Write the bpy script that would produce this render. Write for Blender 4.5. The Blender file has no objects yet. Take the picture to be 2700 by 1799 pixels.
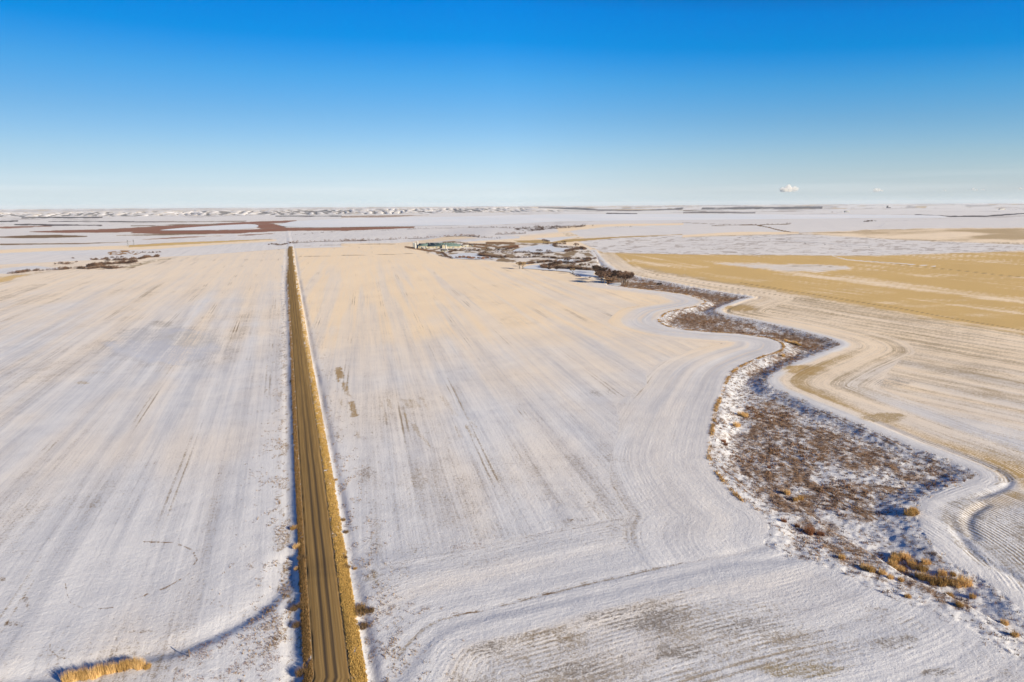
import bpy, math, random
import numpy as np
from mathutils import Vector, Matrix
R = math.radians
rng = np.random.default_rng(7)
random.seed(7)
C = bpy.context.scene.collection
SC = bpy.context.scene

# ------------------------------------------------------------------ camera
CAMH = 90.0
FOC = 1800.0                      # focal length in photo pixels (2700 wide)
PITCH = math.atan((899.5 - 541) / FOC)
ROLL = R(-0.34)
cam_d = bpy.data.cameras.new('camera'); cam = bpy.data.objects.new('camera', cam_d); C.objects.link(cam)
cam_d.sensor_width = 36; cam_d.lens = 24; cam_d.clip_start = 1; cam_d.clip_end = 250000
fw = Vector((0, math.cos(PITCH), -math.sin(PITCH)))
rt0 = Vector((1, 0, 0)); up0 = rt0.cross(fw)
rt = rt0 * math.cos(ROLL) + up0 * math.sin(ROLL)
up = rt.cross(fw)
M = Matrix((rt, up, -fw)).transposed().to_4x4(); M.translation = Vector((0, 0, CAMH))
cam.matrix_world = M
SC.camera = cam

# ------------------------------------------------------------------ sun, sky, exposure
SUN_EL = R(19); SUN_AZ = math.atan2(0.80, -0.60)      # azimuth from +Y towards +X: behind the camera on the right
sd = Vector((math.sin(SUN_AZ) * math.cos(SUN_EL), math.cos(SUN_AZ) * math.cos(SUN_EL), math.sin(SUN_EL)))
sun_d = bpy.data.lights.new('sun', 'SUN'); sun = bpy.data.objects.new('sun', sun_d); C.objects.link(sun)
sun_d.energy = 5.0; sun_d.angle = R(0.5); sun_d.color = (1.0, 0.865, 0.655)
sun.rotation_euler = (-sd).to_track_quat('-Z', 'Y').to_euler()
W = bpy.data.worlds.new('World'); SC.world = W; W.use_nodes = True
wn = W.node_tree; wn.nodes.clear()
def N(nt, t, **k):
    n = nt.nodes.new(t)
    for a, b in k.items(): setattr(n, a, b)
    return n
wo = N(wn, 'ShaderNodeOutputWorld'); bg = N(wn, 'ShaderNodeBackground')
sky = N(wn, 'ShaderNodeTexSky', sky_type='NISHITA'); sky.sun_disc = False
sky.sun_elevation = SUN_EL; sky.sun_rotation = SUN_AZ; sky.altitude = 700; sky.air_density = 1.0; sky.dust_density = 0.3; sky.ozone_density = 1.5
tc = N(wn, 'ShaderNodeTexCoord'); sx = N(wn, 'ShaderNodeSeparateXYZ')
rp = N(wn, 'ShaderNodeValToRGB'); cr = rp.color_ramp; cr.interpolation = 'LINEAR'
SKY = [(0.0, (0.85, 0.95, 0.98)), (0.05, (0.9, 1.0, 1.0)), (0.12, (0.6, 0.9, 1.1)), (0.2, (0.3, 0.7, 1.1)), (0.30, (0.1, 0.5, 1.1)), (1.0, (0.3, 0.6, 1.1))]
SKYK = 1.0
SKY = [(0.0032, (0.4943, 0.6655, 1.1299)), (0.0192, (0.5401, 0.6349, 0.9906)), (0.0455, (0.5216, 0.6105, 0.86)), (0.0715, (0.4793, 0.6038, 0.8127)), (0.1221, (0.3162, 0.5655, 0.8147)), (0.1708, (0.1587, 0.556, 0.8853)), (0.2173, (0.004, 0.4886, 0.95)), (0.2615, (0.0, 0.468, 1.0)), (0.34, (0.02, 0.20, 0.50)), (0.7, (0.08, 0.24, 0.50))]
while len(cr.elements) < len(SKY): cr.elements.new(0.5)
for e, (p, c) in zip(cr.elements, SKY): e.position = p; e.color = (*c, 1)
mul = N(wn, 'ShaderNodeMix', data_type='RGBA', blend_type='MULTIPLY'); mul.inputs[0].default_value = 1
# thin veils of far cloud low over the horizon
mp = N(wn, 'ShaderNodeMapping'); mp.inputs['Scale'].default_value = (2.2, 2.2, 60)
nz = N(wn, 'ShaderNodeTexNoise'); nz.inputs['Scale'].default_value = 1.6; nz.inputs['Detail'].default_value = 5
vr = N(wn, 'ShaderNodeMapRange'); vr.inputs[1].default_value = .45; vr.inputs[2].default_value = .75; vr.inputs[3].default_value = 0; vr.inputs[4].default_value = .2
band = N(wn, 'ShaderNodeValToRGB'); be = band.color_ramp
be.elements[0].position = 0.0; be.elements[0].color = (.5, .5, .5, 1); be.elements[1].position = .05; be.elements[1].color = (0, 0, 0, 1)
m_ = be.elements.new(.022); m_.color = (1, 1, 1, 1); m_ = be.elements.new(.034); m_.color = (.5, .5, .5, 1)
vm = N(wn, 'ShaderNodeMath', operation='MULTIPLY')
vx = N(wn, 'ShaderNodeMix', data_type='RGBA'); vx.inputs['B'].default_value = (5.5, 5.9, 6.1, 1)
L = wn.links.new
L(tc.outputs['Generated'], sx.inputs[0]); L(sx.outputs['Z'], band.inputs[0])
azn = N(wn, 'ShaderNodeVectorMath', operation='DOT_PRODUCT'); azn.inputs[1].default_value = (math.sin(SUN_AZ), math.cos(SUN_AZ), 0); L(tc.outputs['Generated'], azn.inputs[0])
azr = N(wn, 'ShaderNodeMapRange'); azr.inputs[1].default_value = -1; azr.inputs[2].default_value = -.6; azr.inputs[3].default_value = .66; azr.inputs[4].default_value = 1.0; L(azn.outputs['Value'], azr.inputs[0])
azq = N(wn, 'ShaderNodeMapRange'); azq.inputs[1].default_value = -.6; azq.inputs[2].default_value = 0; azq.inputs[3].default_value = 0; azq.inputs[4].default_value = .24; L(azn.outputs['Value'], azq.inputs[0]); zq = N(wn, 'ShaderNodeMath', operation='MULTIPLY_ADD'); L(azq.outputs[0], zq.inputs[0]); L(sx.outputs['Z'], zq.inputs[1]); L(sx.outputs['Z'], zq.inputs[2]); L(zq.outputs[0], rp.inputs[0])
azs = N(wn, 'ShaderNodeVectorMath', operation='SCALE'); L(sky.outputs[0], azs.inputs[0]); L(azr.outputs[0], azs.inputs['Scale']); L(azs.outputs[0], mul.inputs['A']); L(rp.outputs[0], mul.inputs['B'])
L(tc.outputs['Generated'], mp.inputs[0]); L(mp.outputs[0], nz.inputs['Vector']); L(nz.outputs[0], vr.inputs[0])
L(vr.outputs[0], vm.inputs[0]); L(band.outputs[0], vm.inputs[1]); L(vm.outputs[0], vx.inputs[0])
L(mul.outputs[2], vx.inputs['A']); L(vx.outputs[2], bg.inputs[0]); L(bg.outputs[0], wo.inputs[0])
bg.inputs[1].default_value = 0.106
SC.view_settings.view_transform = 'Standard'; SC.view_settings.look = 'None'; SC.view_settings.gamma = 1
SC.view_settings.exposure = 0.68

# ------------------------------------------------------------------ noise
def _h(ix, iy, s):
    n = (ix * 374761393 + iy * 668265263 + s * 1442695041) & 0xffffffff
    n = ((n ^ (n >> 13)) * 1274126177) & 0xffffffff
    return ((n ^ (n >> 16)) & 0xffff) / 65535.0
def vnoise(x, y, s=0):
    x = np.asarray(x, float); y = np.asarray(y, float)
    xi = np.floor(x); yi = np.floor(y); fx = x - xi; fy = y - yi
    xi = xi.astype(np.int64); yi = yi.astype(np.int64)
    fx = fx * fx * (3 - 2 * fx); fy = fy * fy * (3 - 2 * fy)
    a = _h(xi, yi, s); b = _h(xi + 1, yi, s); c = _h(xi, yi + 1, s); d = _h(xi + 1, yi + 1, s)
    return a + (b - a) * fx + (c - a) * fy + (a - b - c + d) * fx * fy
def fbm(x, y, o=4, s=0):
    t = 0; a = .5; n = 0
    for i in range(o):
        t = t + a * vnoise(x, y, s + i * 17); n += a; a *= .5; x = x * 2.03 + 3.1; y = y * 2.03 + 7.7
    return t / n
def ss(a, b, x):
    t = np.clip((x - a) / (b - a), 0, 1); return t * t * (3 - 2 * t)

# ------------------------------------------------------------------ terrain: a plateau that breaks into a shallow valley with a lake
def edge_y(X):
    return np.interp(X, [-3000, -900, -600, -490, -300, 0, 400, 3000], [700, 1060, 1300, 1500, 1560, 1900, 2600, 3000])
def Hbase(X, Y):
    X = np.asarray(X, float); Y = np.asarray(Y, float)
    e = edge_y(X); m = 1 - .9 * ss(-330, -60, X)
    z = -13 * ss(0, 190, Y - e) * m - (32 - 13 * m) * ss(150, 3000, Y - e)
    z = z + 45 * ss(15000, 19000, Y)                 # far plateau beyond the lake
    z = z + (fbm(X / 420, Y / 420, 2, 5) - .5) * 3 * ss(300, 900, Y) * (1 - ss(3000, 5000, Y))
    return z
_K = np.exp(np.linspace(math.log(60), math.log(110000), 2600))
def ground(px, py):
    """Point of the terrain seen at each traced photo pixel: first hit of the sight line."""
    px = np.atleast_1d(np.asarray(px, float)); py = np.atleast_1d(np.asarray(py, float))
    a = (px - 1349.5) / FOC; b = -(py - 899.5) / FOC
    d = np.array(fw)[None] + a[:, None] * np.array(rt)[None] + b[:, None] * np.array(up)[None]
    out = np.zeros((len(px), 2))
    for i in range(0, len(px), 200):
        D = d[i:i+200]; X = D[:, :1] * _K[None]; Y = D[:, 1:2] * _K[None]; Z = CAMH + D[:, 2:3] * _K[None]
        f = Z - Hbase(X, Y); hit = f < 0; j = np.argmax(hit, 1); j = np.where(hit.any(1), j, len(_K) - 1); j = np.maximum(j, 1)
        r = np.arange(len(j)); f0 = f[r, j-1]; f1 = f[r, j]; t = np.where(hit.any(1), f0 / np.maximum(f0 - f1, 1e-9), 1)
        k = _K[j-1] + (_K[j] - _K[j-1]) * t
        out[i:i+200, 0] = D[:, 0] * k; out[i:i+200, 1] = D[:, 1] * k
    return out
def tr(pts, ox=0, oy=0, s=1.0):
    p = np.array(pts, float); return ground(ox + p[:, 0] * s, oy + p[:, 1] * s)
DS = 1.14748
def D(*pts): return tr(pts, 0, 0, DS)
def smooth(p, n=4, closed=False):
    p = np.asarray(p, float)
    q = np.vstack([p[-1:], p, p[:2]]) if closed else np.vstack([2*p[0]-p[1], p, 2*p[-1]-p[-2]])
    o = []
    for i in range(1, len(q) - 2):
        for t in np.arange(n) / n:
            a, b, c, d = q[i-1], q[i], q[i+1], q[i+2]
            o.append(.5 * (2*b + (c-a)*t + (2*a-5*b+4*c-d)*t*t + (3*b-a-3*c+d)*t**3))
    if not closed: o.append(p[-1])
    return np.array(o)
def T(P):                                            # foreshortened metric of far country
    Y = np.maximum(P[..., 1], 30); return np.stack([P[..., 0] / Y * 1800, 162000 / Y], -1)
def dist_line(P, L):
    """distance from points to a polyline, signed side (+ right of travel) and arc length"""
    best = np.full(len(P), 1e18); side = np.zeros(len(P)); arc = np.zeros(len(P)); s0 = 0
    for a, b in zip(L[:-1], L[1:]):
        v = b - a; l2 = max((v*v).sum(), 1e-9); w = P - a
        t = np.clip((w @ v) / l2, 0, 1); e = w - t[:, None] * v; dd = (e*e).sum(1)
        k = dd < best; best = np.where(k, dd, best)
        side = np.where(k, np.sign(w[:, 0]*v[1] - w[:, 1]*v[0]), side); arc = np.where(k, s0 + t * math.sqrt(l2), arc); s0 += math.sqrt(l2)
    return np.sqrt(best), side, arc
def inside(P, poly):
    c = np.zeros(len(P), bool); n = len(poly)
    for i in range(n):
        x1, y1 = poly[i]; x2, y2 = poly[(i+1) % n]
        if y1 == y2: continue
        k = ((y1 > P[:, 1]) != (y2 > P[:, 1])); c ^= k & (P[:, 0] < (x2-x1) * (P[:, 1]-y1) / (y2-y1) + x1)
    return c
def sdf(P, poly):
    d, _, _ = dist_line(P, np.vstack([poly, poly[:1]])); return np.where(inside(P, poly), -d, d)

# ------------------------------------------------------------------ traced outlines
LB = D((1396,655),(1473,664),(1565,675),(1603,685),(1621,694),(1603,703),(1559,712),(1532,719),(1519,729),(1513,737),(1523,746),(1553,755),(1592,760),(1633,763.5),(1692,766.5),(1728,771),(1769,777),(1793,786),(1800,796),(1790,808),(1751,820),(1704,840),(1680,858),(1667,880),(1659,905),(1646,937),(1639,975),(1632,1014),(1629,1053),(1641,1081),(1673,1120),(1708,1155),(1743,1176),(1762,1197),(1764,1220),(1755,1250))
LB2 = D((1755,1250),(1800,1280),(1865,1294),(1934,1316),(1993,1352),(2090,1392),(2159,1416),(2214,1438),(2298,1488),(2400,1550))
RB = D((2480,1470),(2353,1405),(2311,1372),(2261,1335),(2200,1305),(2159,1277),(2130,1240),(2112,1208),(2104,1175),(2108,1158),(2131,1138),(2175,1120),(2228,1101),(2241,1088),(2211,1070),(2123,1035),(2074,1018),(1947,965),(1860,930),(1824,914),(1778,893),(1762,878),(1763,866),(1780,853),(1811,839),(1870,815),(1915,799),(1930,790),(1900,777),(1811,754),(1722,735),(1663,723),(1644,715),(1653,705),(1700,688),(1719,682),(1663,673),(1574,658),(1514,646),(1452,634),(1408,620),(1381,599),(1363,575))
LBs = smooth(LB, 3); LB2s = smooth(LB2, 3); RBs = smooth(RB, 3)
MARSH = np.vstack([LBs, LB2s, RBs])
ARC = D((0,1560),(120,1548),(230,1530),(320,1505),(420,1484),(520,1440),(590,1400),(640,1345),(652,1290))         # bank at the lower left
TRK = D((880,1565),(905,1520),(945,1470),(1010,1425),(1180,1385),(1300,1352),(1420,1325),(1560,1295),(1680,1274),(1755,1255))
TRK2 = D((905,1568),(950,1510),(1010,1450),(1100,1420),(1200,1398),(1380,1362),(1550,1322),(1690,1290),(1800,1285))
RDL = tr([(824,1799),(789,1250),(778,1050),(770,900),(763,800),(760,770),(758,735),(760,700),(760.5,650.5)])
RDR = tr([(927,1799),(854,1250),(824,1050),(801,900),(787,800),(783,770),(778,735),(774,700),(768.5,650.5)])
nrd = np.linspace(RDL[0, 1] - 50, RDL[-1, 1], 500)
def cx(Lr, y, k=3):
    c = np.polyfit(np.log(Lr[:, 1]), Lr[:, 0] / Lr[:, 1], k); 
    return np.polyval(c, np.log(np.maximum(y, 105))) * np.maximum(y, 105) 
def road_lr(y):
    y = np.asarray(y, float); yy = np.clip(y, 112, RDL[-1, 1])
    l = np.interp(yy, RDL[:, 1], RDL[:, 0]); r = np.interp(yy, RDR[:, 1], RDR[:, 0])
    s = (-490 - (-55)) / (1500. - 116)               # overall heading used outside the traced stretch
    sl = (RDL[1, 0] - RDL[0, 0]) / (RDL[1, 1] - RDL[0, 1])
    o = np.where(y < 112, (y - 112) * sl, np.where(y > RDL[-1, 1], (y - RDL[-1, 1]) * (-.325), 0)); return l + o, r + o

# ------------------------------------------------------------------ ground mesh
ts = np.concatenate([-np.geomspace(6, .85, 40)[:-1], np.arange(-.85, .8501, .0016), np.geomspace(.85, 6, 40)[1:]])
kk = np.concatenate([np.arange(1060, 60, -.95), np.arange(60, 12, -.6), np.arange(12, 1.0, -.35)])
Yr = 61470.0 / kk
Yr = np.concatenate([np.linspace(-300, Yr[0], 25)[:-1], Yr])
NX, NY = len(ts), len(Yr)
GX = (ts[None] * (np.maximum(Yr[:, None], 40) + 25)); GY = np.repeat(Yr[:, None], NX, 1)
X = GX.ravel(); Y = GY.ravel(); P = np.stack([X, Y], 1); NV = len(X)
TP = T(P)
Z = Hbase(X, Y)
print('ground verts', NV)
# marsh distances (only near)
def near_mask(Lr, pad):
    lo = Lr.min(0) - pad; hi = Lr.max(0) + pad
    return (P[:, 0] > lo[0]) & (P[:, 0] < hi[0]) & (P[:, 1] > lo[1]) & (P[:, 1] < hi[1])
def dl(Lr, pad=90):
    k = near_mask(Lr, pad); d = np.full(NV, 1e6); s = np.ones(NV); a = np.zeros(NV)
    d[k], s[k], a[k] = dist_line(P[k], Lr); return d, s, a
dLB, sLB, aLB = dl(LBs); dLB2, sLB2, aLB2 = dl(LB2s); dRB, sRB, aRB = dl(RBs, 110)
k = near_mask(MARSH, 5); inM = np.zeros(NV, bool); inM[k] = inside(P[k], MARSH)
dM = np.minimum(np.minimum(dLB, dLB2), dRB)
dS = np.where(inM, dM, -dM)                           # + inside the creek bed
wob = (fbm(X / 9, Y / 9, 3, 3) - .5)
dep = 1.7 * (.5 + fbm(X / 45, Y / 60, 2, 57)) * ss(-1, 11, dS + wob * 5)
leftw = np.exp(-np.maximum(dLB - 10, 0) / 30)
Z = Z - dep * np.where(dLB2 < dRB, .45, 1.0)
# berm and side ditch along the right bank, berm left
out = ~inM
Z += np.where(out, .10 * np.exp(-((dRB - 3) / 2.2) ** 2) - .45 * np.exp(-((dRB - 9) / 1.5) ** 2) * ss(.40, .6, vnoise(aRB / 40, aRB * 0, 90)), 0)
Z += np.where(out, .06 * np.exp(-((dLB - 4) / 3) ** 2), 0)
# reliefs of traced lines
def relief(Lr, w, h, off=0, pad=30):
    d, s, a = dl(smooth(Lr, 3), pad); dd = d * s - off; return h * np.exp(-(dd / w) ** 2), d, s, a
r_, dA, sA, aA = relief(ARC, 4.0, -0.5, 0, 60); Z += r_
Z += np.where(sA > 0, 1.0, -0.0) * ss(aA.max() - .5, aA.max() - 14, aA) * ss(0, 5, dA) * ss(60, 20, dA) * (dA < 60) * .55
r_, dT, sT, aT = relief(TRK, 1.5, -.12, 0, 90); Z += r_
r_, dT2, sT2, aT2 = relief(TRK2, 2.0, -.22, 0, 90); Z += r_
Z += .06 * np.exp(-((dT - 4.5) / 2.5) ** 2) * (sT > 0)
CRS = D((2160,1240),(2140,1218),(2150,1195),(2190,1178),(2230,1160))
for Lr, w, h in ((D((2235,1235),(2222,1205),(2232,1180),(2262,1160)), 1.6, -.5),):
    r_, *_q = relief(Lr, w, h); Z += r_
# road profile: raised bed, side slopes, ditches
rl, rr = road_lr(Y); rc = (rl + rr) / 2; hw = (rr - rl) / 2
off = X - rc; ao = np.abs(off)
onr = (Y < RDL[-1, 1] + 5)
bed = .55 * (1 - ss(hw + .3, hw + 3.4, ao)) - np.where(off > 0, .5, .28) * (.5 + vnoise(Y / 22, Y * 0, 87)) * np.exp(-((ao - hw - 4.2) / 1.5) ** 2)
Z += np.where(ao < hw + 20, bed, 0)
roadz_add = .55
# field relief: drifts and lumps, following the rows where they are known
ycoarse = np.maximum(Y, 80)
lump = (fbm(X / 1.3, Y / 1.3, 3, 9) - .5) * .10 * np.exp(-ycoarse / 400) + (fbm(X / 7, Y / 7, 2, 19) - .5) * .10 + (fbm(X / 45, Y / 45, 2, 29) - .5) * .8
Z += np.where(ao < hw + .8, 0, 1) * lump * np.where(Y < 3500, 1, 0)
Z += np.where(inM, (fbm(X / 1.9, Y / 1.9, 2, 77) - .5) * .5, 0)

# ---- row coordinates
def rows(theta):                                     # theta: bearing of the rows, degrees clockwise from +Y
    t = R(theta); return X * math.cos(t) - Y * math.sin(t), X * math.sin(t) + Y * math.cos(t)
HL = -17.6
rxL, ryL = rows(-18.2); rxM, ryM = rows(-12.0); FY = -(.21 * Y - 176 * np.exp(-(np.maximum(Y, 150) - 300) / 400.)); rxR = (X - FY) * .88; ryR = Y * 1.1
vb = (vnoise(Y / 160, Y * 0, 11) - .5) * 6
leftf = X < rc; rightf = (X > 0) & (sRB < 0) & ~inM
# right of creek: which side of the traced right bank
ryb = np.interp(Y, *[q for q in (lambda a: (a[:, 1], a[:, 0]))(RBs[np.argsort(RBs[:, 1])])])
rightf = (X > ryb) & ~inM
ax = np.where(leftf, rxL, np.where(rightf, rxR, rxM)); ay = np.where(leftf, ryL, np.where(rightf, ryR, ryM))
hd = np.minimum(np.minimum(dLB, dRB), np.minimum(dLB2, 1e6))
harc = np.where(dLB < dRB, aLB, aRB)
wob2 = (fbm(X / 60, Y / 60, 2, 41) - .5) * 40
head = ss(62, 30, hd + wob2) * (~inM)
usehead = (hd + wob2 * .5 < np.where(rightf, 46, 38)) & ~inM
lowf = (~leftf) & (~rightf) & (~inM) & (sT > 0) & (dT < 200) & (Y < 230)
# near middle field below the track: rows follow the track
dTT, sTT, aTT = dl(smooth(TRK, 3), 160)
low = (~leftf) & (sTT > 0) & (Y < 260) & (dTT < 1e5)
ax = np.where(usehead, hd, ax); ay = np.where(usehead, harc, ay)
ax = np.where(low, dTT, ax); ay = np.where(low, aTT, ay)
nearM = (~leftf) & (sTT <= 0) & (dTT < 28)
ax = np.where(nearM & ~usehead, dTT, ax); ay = np.where(nearM & ~usehead, aTT, ay)

# ------------------------------------------------------------------ paint: snow cover, soil and stubble colour
SNOW = np.array((.80, .80, .82))
cov = np.full(NV, .86); soil = np.tile(np.array((.34, .27, .19)), (NV, 1)); thin = np.zeros(NV)
def mix(a, c, m): return a + (np.asarray(c) - a) * m[:, None]
def paint(m, c=None, cv=None, th=None):
    global soil, cov, thin
    if c is not None: soil = mix(soil, c, m)
    if cv is not None: cov = cov + (cv - cov) * m
    if th is not None: thin = thin + (th - thin) * m
GREY = (.30, .27, .24); GOLD = (.70, .50, .225); TAN = (.47, .36, .21); CREAM = (.62, .49, .31); BROWN = (.22, .15, .09); RUSSET = (.30, .145, .10); DARK = (.07, .065, .075); SEDGE = (.27, .18, .12)
nA = fbm(X / 70, Y / 70, 4, 101); nB = fbm(TP[:, 0] / 60, TP[:, 1] / 4.0, 4, 202); nS = fbm(ax / 13, ay / 480, 3, 303); nS2 = fbm(ax / 4, ay / 120, 3, 313)
nB = .55 * nB + .45 * fbm(TP[:, 0] / 12, TP[:, 1] / 1.7, 3, 232); nB2 = fbm(TP[:, 0] / 160, TP[:, 1] / 9.0, 3, 222)
# general: far plateau fields show more stubble through the snow than near ones
plate = ss(250, 800, Y)
mid = (~leftf) & (~rightf) & (~inM)
thin = np.where(mid, ss(200, 560, Y + (nS - .5) * 260 + (nA - .5) * 240) * .95, thin)
thin = np.where(leftf, ss(240, 900, Y + (nS - .5) * 500 + (nA - .5) * 420) * .66, thin)
thin = np.where(mid, thin * (1 - .34 * ss(.5, .66, nS) * ss(1250, 800, Y)), thin)
thin = np.where(leftf | mid, np.maximum(thin, .30 * ss(.42, .70, .5 * fbm(X / 60, Y / 80, 4, 771) + .5 * nS)), thin)
thin = np.where(rightf, ss(150, 420, Y + (nS - .5) * 300) * .8, thin)
cov = np.where(mid, .79 + .07 * ss(250, 500, Y) - .10 * ss(.42, .75, nA) - .05 * ss(.48, .75, nS2), cov)
cov = np.where(leftf, .84 - .16 * ss(.45, .8, nA) - .10 * ss(.5, .75, nS), cov)
cov = np.where(rightf, .60 + .5 * (nA - .5) + .5 * (nS2 - .5), cov)
soil = np.where(rightf[:, None], np.array((.47, .375, .25)) * (.85 + .3 * nA[:, None]), soil)
cov = np.where(low, .66 - .75 * (fbm(X / 26, Y / 16, 4, 55) - .45) + .05, cov); soil = np.where(low[:, None], np.array((.40, .35, .29)), soil)
kq = rightf & (Y < 260); cov = np.where(kq, cov - .10 * ss(250, 190, Y), cov); soil = np.where((rightf & (Y < 215))[:, None], np.array((.34, .30, .25)), soil); thin = np.where(rightf, thin * ss(150, 260, Y), thin)
paint(ss(3, 10, dTT) * ss(26, 12, dTT) * (sTT > 0) * .0 + 0 * X)
def pmask(poly, w=1.0, jit=0.0, ns=None, grow=0.):
    q = T(poly); lo = q.min(0) - 6 * w - 2 * jit; hi = q.max(0) + 6 * w + 2 * jit
    k = (TP[:, 0] > lo[0]) & (TP[:, 0] < hi[0]) & (TP[:, 1] > lo[1]) & (TP[:, 1] < hi[1]); m = np.zeros(NV)
    if k.any():
        n = (nB if ns is None else ns)[k]
        m[k] = ss(w, -w, sdf(TP[k], q) - grow + (n - .5) * 2 * jit)
    return m
def lmask(Lr, hwid, w=.5, jit=0.0):
    q = T(Lr); lo = q.min(0) - 4 * hwid - w - 2 * jit; hi = q.max(0) + 4 * hwid + w + 2 * jit
    k = (TP[:, 0] > lo[0]) & (TP[:, 0] < hi[0]) & (TP[:, 1] > lo[1]) & (TP[:, 1] < hi[1]); m = np.zeros(NV)
    if k.any():
        d = dist_line(TP[k] * np.array((1, 1.0)), q)[0]; m[k] = ss(hwid + w, hwid - w, d + (nB[k] - .5) * 2 * jit)
    return m
def blob(x, y, rx, ry, jit=.5, cells=None):          # in overview units
    c = T(D((x, y)))[0]; rx *= DS; ry *= DS
    k = (abs(TP[:, 0] - c[0]) < 2.2 * rx) & (abs(TP[:, 1] - c[1]) < 2.2 * ry); m = np.zeros(NV)
    if k.any():
        u = (TP[k, 0] - c[0]) / rx; v = (TP[k, 1] - c[1]) / ry
        n = fbm(TP[k, 0] / (rx * .35), TP[k, 1] / (ry * .35), 4, int(x + y))
        m[k] = ss(1.15, .55, np.sqrt(u*u + v*v) + (n - .5) * 2 * jit)
    return m
# valley floor and far plains
valley = ss(0, 300, Y - edge_y(X)) * (Y > 900)
vfar = np.where(X < 200, valley, ss(1500, 2200, Y))
paint(vfar, (.32, .29, .27), .86, .10)
farn = fbm(TP[:, 0] / 90, TP[:, 1] / 2.2, 4, 404)
paint(ss(3000, 5000, Y) * ss(.52, .70, farn), (.30, .25, .24), .55)
paint(ss(11000, 16000, Y) * ss(.46, .62, fbm(TP[:, 0] / 70, TP[:, 1] / .9, 3, 414)), (.24, .21, .22), .50)
paint(ss(11000, 16000, Y) * ss(.6, .7, fbm(TP[:, 0] / 60, TP[:, 1] / .7, 3, 424)), CREAM, .35)
# right bank side fields
G1 = tr([(185,20),(330,50),(900,45),(1400,60),(2000,62),(2354,62)], 1500, 650, .33985)
G1 = np.vstack([G1, D((2353,578),(2700,570),(2700,850),(2353,768),(2150,735),(1990,705),(1850,680),(1700,655),(1560,632),(1450,612),(1395,588))])
g = pmask(G1, 7, 8); paint(g, np.array(GOLD) , None)
gcov = .27 + .7 * (nS - .5) + .5 * (nB2 - .5) + .5 * (fbm(ax / 5, ay / 300, 4, 919) - .5)
cov = cov + (np.clip(gcov, .02, .85) - cov) * g
thin = thin * (1 - g) + g * .9
paint(pmask(D((1640,605),(1760,606),(1860,606),(1945,612),(1955,619),(1880,626),(1800,622),(1700,614)), 4.0, 6), None, .66, .3)
paint(lmask(D((1795,613),(1840,611),(1880,611),(1915,614)), .5, .5, .5), GREY, .4); paint(lmask(D((1730,616),(1790,622),(1860,624),(1930,620)), .5, .5, .5) * .7, GREY, .5)
paint(pmask(D((1430,600),(1520,604),(1650,612),(1600,618),(1500,612)), 3.0, 6) * .45, None, .8)
paint(pmask(D((1750,628),(1950,636),(2150,660),(2353,690),(2353,700),(2150,672),(1950,645)), 4, 8) * .45, None, .85)
paint(pmask(D((1470,628),(1640,650),(1780,668),(1700,664),(1560,645)), 3.0, 5) * .5, None, .85)
for q, hwid in (((2002,599.5),(2060,607),(2200,622),(2353,638)), .5), (((1700,650),(1900,682),(2100,715),(2353,760)), .8), (((1500,632),(1700,664),(1850,690)), .6):
    paint(lmask(D(*q), hwid, .6, .4) * .6, BROWN, .25)
paint(lmask(D((1908,584),(1915,589),(1945,597),(2002,601),(2150,612)), .8, .7), None, 1., 0)
# snow field behind the gold field
SF = D((1385,580),(1500,583),(1700,586),(2000,588),(2353,576),(2353,562),(2150,555),(1900,543),(1835,536),(1600,540),(1400,545),(1330,555))
paint(pmask(SF, 1.5, 2.5), (.30, .24, .20), .80, .12)
paint(pmask(SF, 1.5, 2.5) * ss(.46, .62, fbm(TP[:, 0] / 22, TP[:, 1] / 1.3, 3, 71)) * .8, None, .45)
G2 = D((1835,535),(2035,527),(2200,524),(2353,524),(2600,522),(2600,560),(2353,558),(2200,554),(2035,549),(1935,543))
paint(pmask(G2, 1.5, 2.5), (.55, .43, .27), np.clip(.50 + 1.4 * (nB2 - .5), .2, .8), .9)
paint(lmask(D((1990,545),(2060,551),(2150,553)), .8, .6, .6) * .7, BROWN, .3)
G3 = tr([(1180,430),(1400,425),(1600,420),(2000,400),(2354,385),(2354,390),(1900,412),(1700,430),(1500,447),(1250,450)], 900, 470, .38233)
paint(pmask(G3, .8, 1.0), (.52, .37, .17), .25, .9)
paint(lmask(D((1568,545),(1700,541),(1835,537),(1935,542)), 1.0, .8, .8) * .7, TAN, .3, .8)
c1 = lambda *p: tr(p, 0, 470, .38233)
c2 = lambda *p: tr(p, 900, 470, .38233)
c3 = lambda *p: tr(p, 1800, 470, .38233)
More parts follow.
